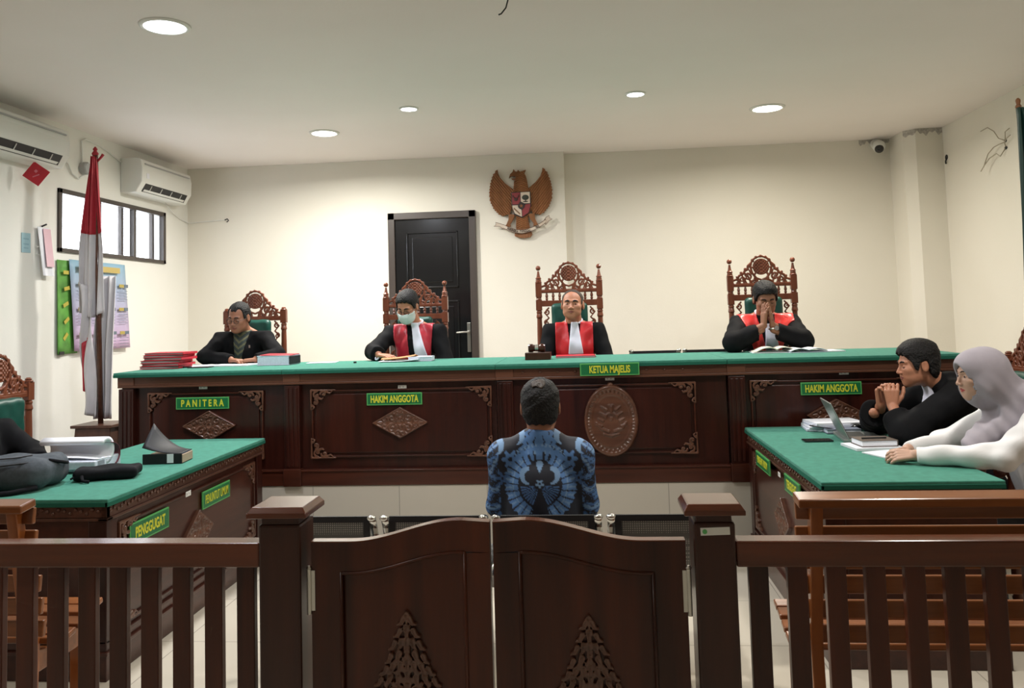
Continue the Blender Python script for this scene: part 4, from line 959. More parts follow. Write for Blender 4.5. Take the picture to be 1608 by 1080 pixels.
def fc(P, ctx=p):
    n1 = ctx['neck1']; q = P-(n1+np.array([0, -.03, .035])).astype(np.float32); r = np.hypot(q[:, 0], q[:, 1]); return np.maximum(np.abs(r-.068)-.006, np.abs(q[:, 2]-.35*q[:, 1])-.018)

# --- the woman in the headscarf
p = person('woman in a lavender grey headscarf and white blouse with folded hands, at the right desk', (2.16, 4.16, 0), -PI/2,
    ((1.862, 4.18, 1.200), .10, .06, 0), dict(sl=(2.06, 4.00, 1.00), sr=(2.04, 4.33, 1.00), el=(1.86, 3.99, .845), er=(1.78, 4.42, .845), wl=(1.53, 4.12, .835), wr=(1.55, 4.27, .835), hip=(2.18, 4.16, .53), kl=(1.79, 4.04, .53), kr=(1.79, 4.28, .53), fl=(1.82, 4.04, .08), fr=(1.82, 4.28, .08)),
    skin='skinl', cloth='shirtw', hands=[dict(w=(1.525, 4.12, .835), d=(-.85, .25, -.05), n=(0, -.6, .8), s=-1, curl=.45, k=.9), dict(w=(1.54, 4.26, .838), d=(-.8, -.35, 0), n=(0, .3, 1), s=1, curl=.45, k=.9)],
    cuff=.040, o=dict(open=True, seed=7., girth=1.0, w=.96, fine=True, redlips=True, arm=(.070, .060), brow=.0022, neck=.048), hair=None, style='blouse', clothname='white_blouse', legs='trous', fold=.0065)
def hij(P):
    Q = p['toH'](P); n1 = p['neck1']; c = p['chest']
    d = ell(Q, (0, .026, .014), (.094, .122, .118)); d = smin(d, ell(Q, (0, -.034, .048), (.066, .072, .066)), .03)
    d = smin(d, ell(Q, (0, -.010, -.06), (.080, .082, .085)), .04)
    low = cap(P, p['neck0']+[0, .02, 0], n1+[0, .05, -.02], .085, .12); d = smin(d, low, .05)
    d = smin(d, scl(lambda S: cap(S, n1+[0, .06, 0], n1+[0, .09, -.12], .14, .17), P, (1.1, .75, .9), n1), .06)
    a = n1+np.array([.0, -.06, -.02]); b = np.array([.045, p['Lc']((1.80, 4.1, .90))[1], .885])
    d = smin(d, cap(P, a, b, .085, .055), .05)
    fw_ = np.clip(.25-Q[:, 2]*4, 0, 1); th = np.arctan2(P[:, 0]-n1[0]-.01, -(P[:, 1]-n1[1]-.03)); d = d-.0075*np.sin(th*11+P[:, 2]*9)*fw_-.0035*np.sin(th*19-P[:, 2]*5+1)*fw_-.003*np.sin(P[:, 1]*90+P[:, 2]*65)*np.clip(-Q[:, 2]*5+.2, 0, 1)
    op = ell(Q, (0, -.120, -.022), (.058, .076, .088)); d = smax(d, -op, .006)
    return smax(d, -(head_sdf(Q, p['o'])+.001), .002)
hl_, hh_ = p['lo'].copy(), p['hi'].copy(); hh_[2] = p['hc'][2]+.17; hl_[2] = .80
net_obj('headscarf', [(hij, hl_, hh_, .0055)], 'hijab', p['body'])

# --- the person at the left desk, mostly outside the frame
p = person('person in a black robe partly visible at the left edge, hand on the left desk', (-3.28, 4.24, 0), PI/2,
    ((-3.235, 4.13, 1.165), .25, 0, 0), dict(sl=(-3.27, 4.38, .99), sr=(-3.28, 4.02, .99), el=(-3.12, 4.42, .86), er=(-3.12, 3.95, .87), wl=(-2.97, 4.27, .835), wr=(-2.95, 4.0, .835), hip=(-3.30, 4.24, .53)),
    hands=[dict(w=(-2.98, 4.25, .83), d=(.95, -.1, -.05), n=(0, 0, 1), s=1, curl=.3), dict(w=(-2.95, 4.0, .83), d=(.9, .2, -.05), n=(0, 0, 1), s=-1, curl=.3)],
    cuff=.055, o=dict(open=False, seed=8.), hair=dict(line=HL_FULL, t=.014))

# ------------------------------------------------------------------ gate, posts and rails in front
GY = 2.5
def gate_post(label, x0, x1, st=False):
    t = thing('gate_post', label, 'post', ((x0+x1)/2, GY, 0), group='gate posts'); w_ = x1-x0
    mk('shaft', MB().bb(-w_/2, w_/2, 0, w_, 0, .93), 'post', t, .008)
    mk('neck', MB().bb(-w_/2+.008, w_/2-.008, .008, w_-.008, .92, .955), 'post', t, .003)
    mk('cap', MB().box((0, w_/2, .962), (w_+.055, w_+.055, .016)).box((0, w_/2, .977), (w_+.055, w_+.055, .018), top=(.86, .86)), 'gatex', t, .003)
    if st:
        s = mk('sticker', MB().box((.002, -.001, .905), (.084, .0015, .022), (0, -.03, 0)), 'white', t)
        mk('sticker_emblem', MB().lathe((-.028, -.0022, .904), [(.007, -.0005), (.007, .0005)], 12, 'y'), 'plateb', s)
    return t
gate_post('dark wooden gate post left of the double gate, with a square cap', -1.024, -.892)
gate_post('dark wooden gate post right of the double gate, with a small white sticker', .290, .410, True)
def leaf(label, x0, x1, side):
    """side=-1: hinged on the left; top rises towards the middle"""
    t = thing('gate_leaf', label, 'gate', (x0 if side < 0 else x1, GY+.03, 0), group='gate leaves'); W = x1-x0; s = -side
    def top(u): return .868+.062*(.5-.5*math.cos(PI*min(1, max(0, (u-.22)/.62))))-.006*max(0, u-.84)/.16
    n = 36; pts = [(s*W*i/n, top(i/n)) for i in range(n+1)]
    poly = [(0, .06)]+pts+[(s*W, .06)]
    if s < 0: poly = poly[::-1]
    # frame = ring between outline and inner panel
    def inner(u, dz=0): return top(u)-.088+dz
    ins = .17*W; u0, u1 = .17, .86
    ip = [(s*W*(u0+(u1-u0)*i/n), inner(u0+(u1-u0)*i/n)) for i in range(n+1)]
    mb = MB()
    for k in range(n):                                       # top rail
        a, b = pts[k], pts[k+1]; ua, ub = a[0]/(s*W), b[0]/(s*W)
        la = inner(ua) if u0 <= ua <= u1 else top(ua)-.088; lb = inner(ub) if u0 <= ub <= u1 else top(ub)-.088
        mb.prism([(a[0], la), (b[0], lb), (b[0], b[1]), (a[0], a[1])], 0, .036)
    mb.bb(0, s*W*u0, 0, .036, .06, top(0)-.088).bb(s*W*u1, s*W, 0, .036, .06, top(1)-.088).bb(0, s*W, 0, .036, .06, .16)
    bm = mk('leaf_frame', mb, 'gate', t)
    wd = bm.modifiers.new('weld', 'WELD'); wd.merge_threshold = .0005
    mk('top_edge', MB().grid(lambda u, v: (s*W*u, -.001+.038*v, top(u)+.002), 40, 1), 'gatex', t, smooth=False, solid=.004)
    q = MB().tube([(p_[0], -.001, p_[1]-.004) for p_ in ip], .0055, 8); q.tube([(ip[0][0], -.001, ip[0][1]), (ip[0][0], -.001, .16)], .0055, 8).tube([(ip[-1][0], -.001, ip[-1][1]), (ip[-1][0], -.001, .16)], .0055, 8)
    mk('panel_moulding', q, 'gate', t, smooth=True)
    pn = [(s*W*u0, .16)]+ip+[(s*W*u1, .16)]
    mb = MB()
    for k in range(n): a, b = ip[k], ip[k+1]; mb.prism([(a[0], .16), (b[0], .16), (b[0], b[1]), (a[0], a[1])], .012, .026)
    mk('panel', mb, 'gate', t).modifiers.new('weld', 'WELD').merge_threshold = .0005
    # hanging hinge
    hx = -s*.006
    h_ = mk('hinge', MB().lathe((hx, -.004, 0), [(.007, .655), (.007, .79), (.009, .793), (.004, .80)], 12).bb(hx+s*.004, hx+s*.018, -.003, 0, .665, .785), 'metal', t, smooth=False)
    # carved tree-shaped ornament
    cxm = s*W*.53 if side < 0 else s*W*.51
    rr = np.random.RandomState(5); LV = []
    for k in range(9):
        z = -.018-k*.034; wk = .006+k*.0148; m_ = 1+k//2
        for i in range(m_+1):
            x0 = wk*i/max(1, m_)+rr.uniform(-.002, .002); z0 = z-.006*i+rr.uniform(-.004, .004); aa = -PI/2+.9*(i/max(1, m_))+rr.uniform(-.2, .2)
            LV.append(([(x0, z0+.012), (x0+.010*math.cos(aa), z0-.004), (x0+.020*math.cos(aa)+.004, z0+.014*math.sin(aa))], .0105-.002*(i == m_), .0035))
            if k > 2 and i < m_: LV.append((spiral(x0+.010, z0-.010, .0085, 1.1, rr.uniform(0, 6), (-1)**i), .0045, .0025))
    def f(P):
        x, z = np.abs(P[:, 0]), P[:, 2]; d = np.full(x.shape, 9., np.float32); hgt = np.zeros(x.shape, np.float32)
        for n_, ln in enumerate(LV):
            d1 = strokes(x, z, [ln]); hgt = np.where(d1 < 0, np.maximum(hgt, .003+.0030*((n_*7) % 5)/4), hgt); d = np.minimum(d, d1)
        return smax(d, np.abs(P[:, 1]+d*.7)-.006-hgt, .003)
    net_obj('carved_tree', [(f, (-.15, -.02, -.32), (.15, .02, .02), .0033)], 'carve', t, loc=(cxm, .006, .655 if side < 0 else .645))
    return t
leaf('left leaf of the carved double gate, its wavy top rising to the right', -.868, -.314, -1)
leaf('right leaf of the carved double gate, its wavy top rising to the left', -.304, .268, 1)
def baluster_rail(label, x0, x1, xs):
    t = thing('balustrade', label, 'railing', (x0, GY, 0), group='balustrades')
    mk('top_rail', MB().bb(.002, x1-x0-.002, .012, .085, .797, .872), 'gatex', t, .006)
    mk('bottom_rail', MB().bb(.002, x1-x0-.002, .03, .075, .06, .13), 'gatex', t, .004)
    for x in xs: mk('baluster', MB().bb(x-x0-.0285, x-x0+.0285, .04, .068, .12, .80), 'gate', t, .003)
baluster_rail('dark wooden balustrade left of the gate, on the left side of the picture', -2.30, -1.024, [-1.083-.104*k for k in range(12) if -1.083-.104*k > -2.28])
baluster_rail('dark wooden balustrade right of the gate, on the right side of the picture', .410, 1.75, [.478+.1105*k for k in range(12) if .478+.1105*k < 1.73])

# ------------------------------------------------------------------ slatted wooden benches behind the rails
def slat_bench(label, x0, x1, s):
    t = thing('wooden_bench', label, 'bench', (x0, 2.9, 0), group='slatted wooden benches'); L = x1-x0
    back = [(-.085+.012*i, .895-.083*i) for i in range(6)]
    mk('top_rail', MB().box((L/2, -.098, .925), (L, .085, .030), (.12, 0, 0)), 'teak', t, .006)
    for k, (y, z) in enumerate(back): mk('back_slat', MB().box((L/2, y+.028, z-.012), (L-.01, .020, .058), (-.13, 0, 0)), 'teak', t, .005)
    prof = [(.055, .405), (.115, .385), (.175, .388), (.235, .405), (.295, .428), (.352, .440)]
    for k, (y, z) in enumerate(prof):
        an = math.atan2(prof[min(k+1, 5)][1]-prof[max(k-1, 0)][1], prof[min(k+1, 5)][0]-prof[max(k-1, 0)][0])
        mk('seat_slat', MB().box((L/2, y, z), (L-.02, .050, .022), (an, 0, 0)), 'teak', t, .005)
    for x in (.065, L-.065, L/2):
        mk('back_leg', MB().prism([(-.105, .915), (-.065, .915), (.04, .44), (.015, 0), (-.045, 0), (-.02, .44)], x-.02, x+.02, 'yz'), 'teakz', t, .004)
        mk('seat_bearer', MB().prism([(.0, .39), (.06, .375), (.175, .365), (.352, .415), (.352, .37), (.30, .30), (.0, .30)], x-.018, x+.018, 'yz'), 'teak', t, .004)
        mk('front_leg', MB().bb(x-.02, x+.02, .27, .315, 0, .33), 'teakz', t, .004)
    mk('stretcher', MB().bb(.06, L-.06, .10, .125, .10, .19), 'teak', t, .003)
slat_bench('orange slatted wooden bench at the right, in front of the laptop desk', .655, 2.65, 1)
slat_bench('orange slatted wooden bench at the left edge, behind the left balustrade', -3.95, -1.985, -1)

# ------------------------------------------------------------------ national emblem on the back wall
def garuda():
    cx, cz = -.629, 2.695; t = thing('eagle_emblem', 'carved wooden eagle emblem with shield and motto ribbon, high on the back wall', 'wall emblem', (cx, YB-.03, cz))
    k = 1/205.0                                   # zoom pixels -> metres (origin 525,535)
    T = lambda p: ((p[0]-525)*k/5.0*1.0, (535-p[1])*k/5.0*1.0)
    k2 = .635/630.; T = lambda p: ((p[0]-523)*k2, (535-p[1])*k2)
    def serr(pts, amp, n):
        out = []
        for i in range(len(pts)-1):
            a, b = np.array(pts[i]), np.array(pts[i+1]); L = np.linalg.norm(b-a); m = max(1, int(L/n)); nn = np.array([b[1]-a[1], a[0]-b[0]])/L
            for j in range(m): out += [tuple(a+(b-a)*j/m), tuple(a+(b-a)*(j+.85)/m+nn*amp)]
        return out+[pts[-1]]
    wing = [(755, 175), (800, 235), (830, 330), (842, 420), (835, 500), (800, 580), (745, 640), (700, 655)]
    W2 = serr(wing, 11, 27)+[(640, 640), (610, 560), (600, 470), (600, 385), (680, 320), (730, 260), (748, 215)]
    WR = [T(p) for p in W2]; 
    body = [T(p) for p in [(458, 310), (450, 395), (430, 425), (430, 600), (470, 680), (465, 790), (600, 790), (590, 680), (625, 600), (625, 430), (606, 395), (592, 300), (580, 250), (566, 225), (585, 190), (548, 203), (522, 208), (502, 188), (494, 206), (474, 204), (458, 178), (446, 208), (420, 232), (405, 275), (428, 250), (474, 255), (476, 268), (432, 272), (440, 288), (474, 290)]]
    tail = [T(p) for p in [(478, 690), (590, 690), (612, 800), (632, 860), (610, 885), (560, 893), (510, 890), (450, 870), (448, 855), (468, 800)]]
    legL = [T(p) for p in [(395, 640), (460, 650), (440, 700), (408, 745), (412, 770), (345, 775), (370, 745), (390, 700)]]
    legR = [(2*T((525, 0))[0]-x+.004, z) for x, z in legL]
    def F(P):
        x, y, z = P[:, 0], P[:, 1], P[:, 2]
        th = .011+.0045*np.sin(np.hypot(np.abs(x)-.05, z-.18)*210)*0+.004*np.sin((np.abs(x)*.9-z*.7)*260)
        dw = poly_sdf(np.abs(x-.0)+0*x, z, WR)
        d = np.maximum(dw, np.abs(y+.0)-th)
        tb = .020+.004*np.sin(z*300+np.abs(x)*150); db = poly_sdf(x, z, body); d = np.minimum(d, smax(db, np.abs(y)-tb+.0*db, .0012))
        dt = poly_sdf(x, z, tail); d = np.minimum(d, np.maximum(dt, np.abs(y)-.012-.004*np.abs(np.sin(x*170))))
        for lg in (legL, legR): d = np.minimum(d, np.maximum(poly_sdf(x, z, lg), np.abs(y+.006)-.018))
        eye = np.hypot(x-T((500, 215))[0], z-T((500, 215))[1])-.006; d = smax(d, -np.maximum(eye, -y-.0), .003)
        gap = np.maximum(poly_sdf(x, z, [T(p) for p in [(432, 262), (470, 262), (475, 275), (440, 278)]]), -.1+0*x); d = np.maximum(d, -gap)
        return d
    net_obj('eagle', [(F, (-.335, -.03, -.375), (.335, .03, .38), .0028)], 'eagle', t)
    # shield
    sh = [T(p) for p in [(428, 420), (625, 418), (628, 560), (605, 640), (530, 688), (452, 650), (428, 560)]]
    s_ = mk('shield', MB().prism(sh, -.034, -.014), plain('shield_black', (.02, .016, .014), .5), t, .003)
    def quad(pts, m): mk('shield_field', MB().prism([T(p) for p in pts], -.037, -.033), m, s_, .001)
    rd_ = plain('shield_red', (.24, .03, .035), .5); wh_ = plain('shield_cream', (.62, .52, .42), .6)
    quad([(436, 428), (518, 426), (518, 520), (500, 548), (436, 548)], rd_); quad([(524, 426), (618, 424), (618, 540), (560, 540), (524, 520)], wh_)
    quad([(436, 556), (495, 556), (530, 610), (530, 676), (460, 640), (438, 580)], wh_); quad([(570, 550), (620, 546), (618, 580), (600, 635), (537, 676), (535, 608)], rd_)
    a = MB(); a.ball((T((572, 480))[0], -.038, T((572, 480))[1]), (.036, .004, .028), 14, 8).bb(T((568, 0))[0], T((577, 0))[0], -.040, -.037, T((0, 520))[1], T((0, 480))[1]).ball((T((572, 522))[0], -.038, T((572, 522))[1]), (.028, .003, .006), 12, 6)
    mk('banyan_tree', a, plain('tree_dark', (.03, .035, .025), .6), s_, smooth=False)
    b = MB(); b.ball((T((475, 495))[0], -.038, T((475, 495))[1]), (.022, .004, .018), 12, 6)
    for sx in (-1, 1): b.tube([(T((475+sx*14, 0))[0], -.039, T((0, 480))[1]), (T((475+sx*30, 0))[0], -.040, T((0, 465))[1]), (T((475+sx*28, 0))[0], -.041, T((0, 450))[1])], [.006, .005, .003], 6)
    mk('bull_head', b, plain('bull_dark', (.05, .02, .018), .6), s_, smooth=True)
    c = MB().lathe((T((527, 565))[0], -.040, T((527, 565))[1]), [(.034, -.003), (.034, .004)], 20, 'y'); mk('centre_boss', c, plain('boss_black', (.03, .02, .02), .5), s_)
    mk('boss_star', MB().prism([(T((527, 565))[0]+(.022 if i % 2 == 0 else .010)*math.sin(i*PI/5), T((527, 565))[1]+(.022 if i % 2 == 0 else .010)*math.cos(i*PI/5)) for i in range(10)], -.046, -.043), 'eagle', s_)
    d_ = MB()
    for i in range(7): d_.ball((T((455+i*9, 0))[0], -.038, T((0, 590+i*9))[1]), (.006, .003, .010), 8, 5)
    mk('rice_and_cotton', d_, plain('rice_brown', (.25, .14, .08), .6), s_)
    # ribbon
    def rib(u):
        x = 335+(772-335)*u; z = float(np.interp(x, [335, 400, 460, 530, 600, 660, 720, 772], [765, 800, 822, 829, 817, 795, 765, 728]))
        return x, z
    def rb(u, v): x, z = rib(u); p0 = T((x, z+(v-.5)*36)); return (p0[0], -.030-.006*math.sin(u*PI*3), p0[1])
    r_ = mk('motto_ribbon', MB().grid(rb, 40, 3), wh_, t, solid=.006)
    for sx, pts in ((-1, [(350, 755), (330, 790), (300, 765), (240, 762), (262, 745), (258, 722), (300, 735)]), (1, [(745, 735), (770, 770), (800, 730), (838, 710), (812, 698), (808, 672), (775, 690)])):
        mk('ribbon_tail', MB().prism([T(p) for p in pts], -.026, -.020), wh_, r_, .001)
        bd = [T(p)+() for p in pts]; mk('ribbon_border', MB().tube([(x, -.027, z) for x, z in bd], .0025, 6, True), 'carve', r_)
    for v in (0, 1): mk('ribbon_border', MB().tube([tuple(a+b for a, b in zip(rb(i/30, v), (0, -.004, 0))) for i in range(31)], .0025, 6), 'carve', r_)
    for wd, u, rot in (('BHINNEKA', .22, -.33), ('TUNGGAL', .52, .03), ('IKA', .80, .42)):
        x, y, z = rb(u, .5); text('motto_lettering', wd, .034, 'shieldtxt', r_, (x, -.046, z), (PI/2, -rot, 0), .70, .0006, .0012)
garuda()

# ------------------------------------------------------------------ air conditioners and things on the left wall
def air_con(label, y0, y1, z0, z1, depth=.215):
    t = thing('air_conditioner', label, 'air conditioner', (XL, y0, z0), group='wall air conditioners'); H = z1-z0; L = y1-y0
    pf = [(0, 0), (0, H), (.16, H), (.20, H-.02), (depth, H-.10), (depth-.005, .10), (.15, .005), (.10, 0)]
    mk('case', MB().prism([(x, z) for x, z in pf], 0, L, 'xz'), 'white', t, .008)
    mk('outlet_slot', MB().box((.183, L/2, .055), (.085, L*.84, .004), (0, -math.atan2(.095, .055), 0)), 'dark', t)
    mk('top_grille', MB().box((.214, L*.5, H-.055), (.006, L*.9, .012), (0, -.15, 0)), 'greyp', t)
    q = MB()
    for i in range(4): q.box((.186, L*(.2+.2*i), .056), (.06, .006, .01), (0, -math.atan2(.095, .055), 0))
    mk('louvre_vane', q, 'white', t); mk('louvre_flap', MB().box((.163, L/2, .022), (.05, L*.80, .004), (0, -.7, 0)), 'white', t, .001)
    mk('display_sticker', MB().box((.2145, .10, H*.5), (.002, .045, .05)), 'paper', t)
    return t
ac = air_con('wall mounted white air conditioner above the right end of the window', 7.20, 8.16, 2.775, 3.10)
air_con('white air conditioner at the left edge, partly outside the picture, near the ceiling', 5.12, 6.13, 2.80, 3.115)
# building the profile in xz extrudes along y: done. accessories:
rt = thing('paper_tag', 'red square tag hanging from the left air conditioner', 'tag', (XL+.14, 5.83, 2.715))
mk('card', MB().box((0, 0, 0), (.135, .004, .135), (0, PI/4-.15, .35)), 'red', rt)
mk('tag_marks', MB().box((.0, -.004, -.015), (.05, .002, .008), (0, -.4, .35)).box((0, -.004, .02), (.02, .002, .02), (0, PI/4, .35)), plain('tag_pink', (.7, .2, .25), .6), rt)
mk('string', MB().tube([(-.01, 0, .09), (-.02, .0, .13)], .0015, 6), 'dark', rt)
jb = thing('junction_box', 'small grey cable junction box on the left wall between the air conditioners', 'electrical box', (XL, 6.62, 2.90))
mk('box', MB().lathe((.03, 0, 0), [(.055, -.03), (.055, .02), (.045, .03)], 8, 'x'), 'greyp', jb, .003)
mk('cap_knob', MB().lathe((.03, .06, -.01), [(.02, -.01), (.02, .012)], 8, 'x'), 'greyp', jb)
cb = thing('power_cable', 'thin grey cable looping over the left wall from the junction box to the air conditioner', 'cable', (XL, 6.6, 3.0))
mk('cable', MB().tube([(.012, .0, -.06), (.012, .0, .06), (.012, -.01, .13), (.012, .05, .16), (.012, .25, .145), (.012, .45, .10), (.012, .60, .06)], .006, 6).tube([(.03, .0, -.16), (.02, -.06, -.20), (.015, -.14, -.17), (.015, -.20, -.09), (.015, -.34, -.09)], .007, 6), 'white', cb, smooth=True)
mk('plug', MB().tube([(.03, -.30, -.09), (.05, -.40, -.075)], .013, 8), 'dark', cb)
cb2 = thing('drain_cable', 'thin cable from the right air conditioner to a hook on the back wall', 'cable', (XL, 8.0, 2.76))
mk('cable', MB().tube([(.06, -.12, .03), (.03, .05, -.03), (.012, .30, -.10), (.012, .48, -.125), (.03, .492, -.128), (.26, .488, -.115), (.43, .488, -.108)], .005, 6), 'white', cb2, smooth=True)
mk('hook', MB().tube([(.42, .488, -.108), (.455, .47, -.10), (.47, .468, -.118), (.45, .468, -.135)], .006, 6), 'dark', cb2)
# posters
def poster(name, label, y0, y1, z0, z1, x, mat, extra=None, tilt=0, lean=0):
    t = thing(name, label, 'poster', (XL+x, (y0+y1)/2, (z0+z1)/2)); L, H = y1-y0, z1-z0
    mk('sheet', MB().grid(lambda u, v: (.006*math.sin(u*7+v*3)+.012*(1-v)**2, (u-.5)*L+lean*(.5-v), (v-.5)*H), 12, 12), mat, t, smooth=True, solid=.0015)
    return t, L, H
def grad(name, c1, c2, axis=2):
    m, N, L, b = new_mat(name); tc = N.new('ShaderNodeTexCoord'); s = N.new('ShaderNodeSeparateXYZ'); L.new(tc.outputs['Generated'], s.inputs[0])
    r = N.new('ShaderNodeValToRGB'); r.color_ramp.elements[0].color = (*c1, 1); r.color_ramp.elements[1].color = (*c2, 1); L.new(s.outputs[axis], r.inputs['Fac']); L.new(r.outputs['Color'], b.inputs['Base Color']); b.inputs['Roughness'].default_value = .5
    return m
g_, L_, H_ = poster('green_banner', 'narrow green banner on the left wall, behind the calendar poster', 6.27, 6.52, 1.34, 2.10, .012, plain('banner_green', (.10, .30, .045), .6, noise=.35, scale=8))
q = MB()
for i in range(5): q.box((.017, -.03+.012*(i % 2), .28-i*.13), (.002, .07, .03), (.2*i, 0, 0))
mk('banner_marks', q, plain('banner_gold', (.45, .38, .05), .6), g_)
mk('banner_weight', MB().bb(.0, .02, -.11, -.05, -.385, -.36), 'dark', g_)
g_, L_, H_ = poster('calendar_poster', 'pale blue and pink wall calendar poster behind the red and white flag', 6.43, 7.26, 1.355, 2.11, .03, grad('poster_gradient', (.62, .42, .62), (.26, .45, .58)), lean=.06)
q = MB(); q2 = MB(); q3 = MB()
q.box((.03, -.05, .315), (.003, .60, .05))
for c in range(4):
    for r in range(3):
        y = -.29+c*.20; z = .18-r*.21; q2.box((.028+.01*(r == 2), y-.03, z), (.003, .075, .028)); q3.box((.028+.01*(r == 2), y+.045, z), (.003, .06, .028))
        for k in range(4): q3.box((.027+.01*(r == 2), y, z-.045-k*.026), (.002, .14, .004))
mk('calendar_title', q, plain('title_gold', (.50, .38, .12), .5), g_); mk('month_headers', q2, plain('header_gold', (.42, .33, .08), .5), g_); mk('date_rows', q3, plain('header_grey', (.12, .16, .20), .5), g_)
n_ = thing('sticky_note', 'pale blue note stuck to the left wall at the left edge', 'note', (XL+.004, 5.912, 2.205)); mk('sheet', MB().box((0, 0, 0), (.003, .10, .15), (.02, 0, 0)), plain('note_blue', (.36, .55, .62), .7), n_)
mk('note_lines', MB().box((.002, 0, .03), (.001, .06, .01)).box((.002, 0, -.01), (.001, .06, .01)).box((.002, 0, -.04), (.001, .05, .008)), plain('note_ink', (.25, .42, .5), .7), n_)
n_ = thing('hanging_papers', 'bundle of white and pink papers hanging from a nail on the left wall', 'papers', (XL+.02, 6.10, 2.15))
mk('paper_sheet', MB().grid(lambda u, v: (.03*(1-v)+.004*math.sin(u*9), (u-.5)*.13+.03*(.5-v), (v-.5)*.38), 6, 6), 'paper', n_, solid=.003)
mk('pink_sheet', MB().grid(lambda u, v: (.036*(1-v)+.008, (u-.5)*.09+.02, (v-.5)*.30+.03), 6, 6), plain('pink_paper', (.75, .50, .56), .7), n_, solid=.002)
mk('nail', MB().tube([(-.02, 0, .20), (.02, 0, .215)], .007, 8), 'dark', n_)
mk('clip_cord', MB().tube([(0, -.09, .03), (.01, -.05, .04), (.01, -.05, -.03), (0, -.09, -.02)], .003, 6), 'white', n_)

# ------------------------------------------------------------------ flags
fl = thing('flag', 'red and white flag on a brown pole beside the window', 'flag', (-3.83, 6.2, .80), group='flags on poles')
mk('pole', MB().tube([(.03, 0, .0), (-.02, 0, 2.12)], .020, 12), 'carve', fl, smooth=True)
mk('pole_finial', MB().lathe((-.022, 0, 2.11), [(.020, 0), (.026, .02), (.012, .04), (.018, .055), (.004, .075)], 12).tube([(-.02, 0, 2.05), (.03, 0, 2.10), (.045, 0, 2.12)], [.008, .010, .012], 8), 'flagr', fl, smooth=True)
def drape(u, v):      # v 0 top .. 1 bottom, u across
    tz = 2.10-1.12*v; half = .012+.075*min(1, v*1.5)+.018*v; c = -.018-.012*v
    a = (u-.5)*2
    return (c+a*half, -.03-.022*math.sin(a*6+v*3)-.015*math.cos(a*11), tz+.035*abs(a)*v)
mk('red_upper_cloth', MB().grid(lambda u, v: drape(u, v*.56), 30, 24), 'flagr', fl, smooth=True, solid=.004)
mk('white_upper_cloth', MB().grid(lambda u, v: drape(u, .56+v*.58), 30, 24), 'flagw', fl, smooth=True, solid=.004)
mk('white_lower_cloth', MB().grid(lambda u, v: (-.045+.17*u*(1-.12*v)+.012*math.sin(v*9)*(1-u), .035+.022*math.cos(u*20+v*3), 1.15-1.12*v), 34, 20), 'flagw', fl, smooth=True, solid=.004)
mk('white_fold', MB().grid(lambda u, v: (-.115+.10*u+.03*v+.028*math.sin(v*8.5)*(1-u), -.045-.03*math.sin(u*6+v*7), 1.10-1.02*v-.04*u), 16, 30), 'flagw', fl, smooth=True, solid=.004)
mk('red_lower_corner', MB().grid(lambda u, v: (-.105+.055*u+.012*v, -.035-.014*math.sin(u*8), .62-.36*v+.05*u*(1-v)-.03*u*v), 10, 10), 'flagr', fl, smooth=True, solid=.004)
fb = thing('flag_stand', 'brown tapered wooden box carrying the red and white flag', 'flag stand', (-3.80, 6.22, POD))
mk('box', MB().box((0, 0, .175), (.33, .30, .35), top=(.86, .86)), 'corny', fb, .004); mk('top_board', MB().box((0, 0, .363), (.33, .31, .022)), 'corny', fb, .003)
st_ = thing('side_table', 'small dark wooden table left of the bench, holding a stack of papers', 'table', (-3.50, 6.45, POD))
mk('table_top', MB().box((0, 0, .42), (.30, .36, .03)), 'wood', st_, .004)
for x in (-.12, .12):
    for y in (-.15, .15): mk('leg', MB().bb(x-.018, x+.018, y-.018, y+.018, 0, .405), 'wood', st_)
for i, (mt, lb) in enumerate((('pages', 'thick paper stack at the bottom of the pile on the small side table'), ('red', 'pink folder in the middle of the pile on the side table'), ('pages', 'upper bundle of papers on the small side table'), ('paper', 'white sheets topping the pile on the small side table'))):
    f_ = mk('paper_bundle', MB().box((0, 0, .016), (.22, .26, .028 if i else .04)), mt, None, .002, loc=(-3.51+.01*(i % 2), 6.43, POD+.436+[0, .042, .075, .108][i]-(0 if i else 0)+.004), rot=(0, 0, .1*i)); tag(f_, lb, 'papers', 'papers on the side table')
gf = thing('flag', 'dark green flag on a pole with a gold tip, at the right edge', 'flag', (2.60, 5.0, 0), group='flags on poles')
mk('pole', MB().tube([(0, 0, .05), (-.060, 0, 2.68)], .014, 12), 'carve', gf, smooth=True); mk('pole_tip', MB().lathe((-.060, 0, 2.66), [(.014, 0), (.017, .012), (.010, .025), (.014, .042), (.013, .052), (.004, .062)], 12), 'eagle', gf, smooth=True)
mk('green_cloth', MB().grid(lambda u, v: (-.088-.050*v+(.035+.32*min(1, v*1.8)**1.2)*u, -.035-.03*math.sin(u*14+v*2), 2.655-1.30*v), 30, 30), 'flagg', gf, smooth=True, solid=.005)
mk('fringe', MB().grid(lambda u, v: (-.138+.36*u, -.035-.03*math.sin(u*14+2), 1.355-.06*v), 30, 2), 'fringe', gf, smooth=True, solid=.004)
mk('foot', MB().lathe((0, 0, 0), [(.16, 0), (.16, .03), (.05, .06), (.02, .12)], 20), 'carve', gf)

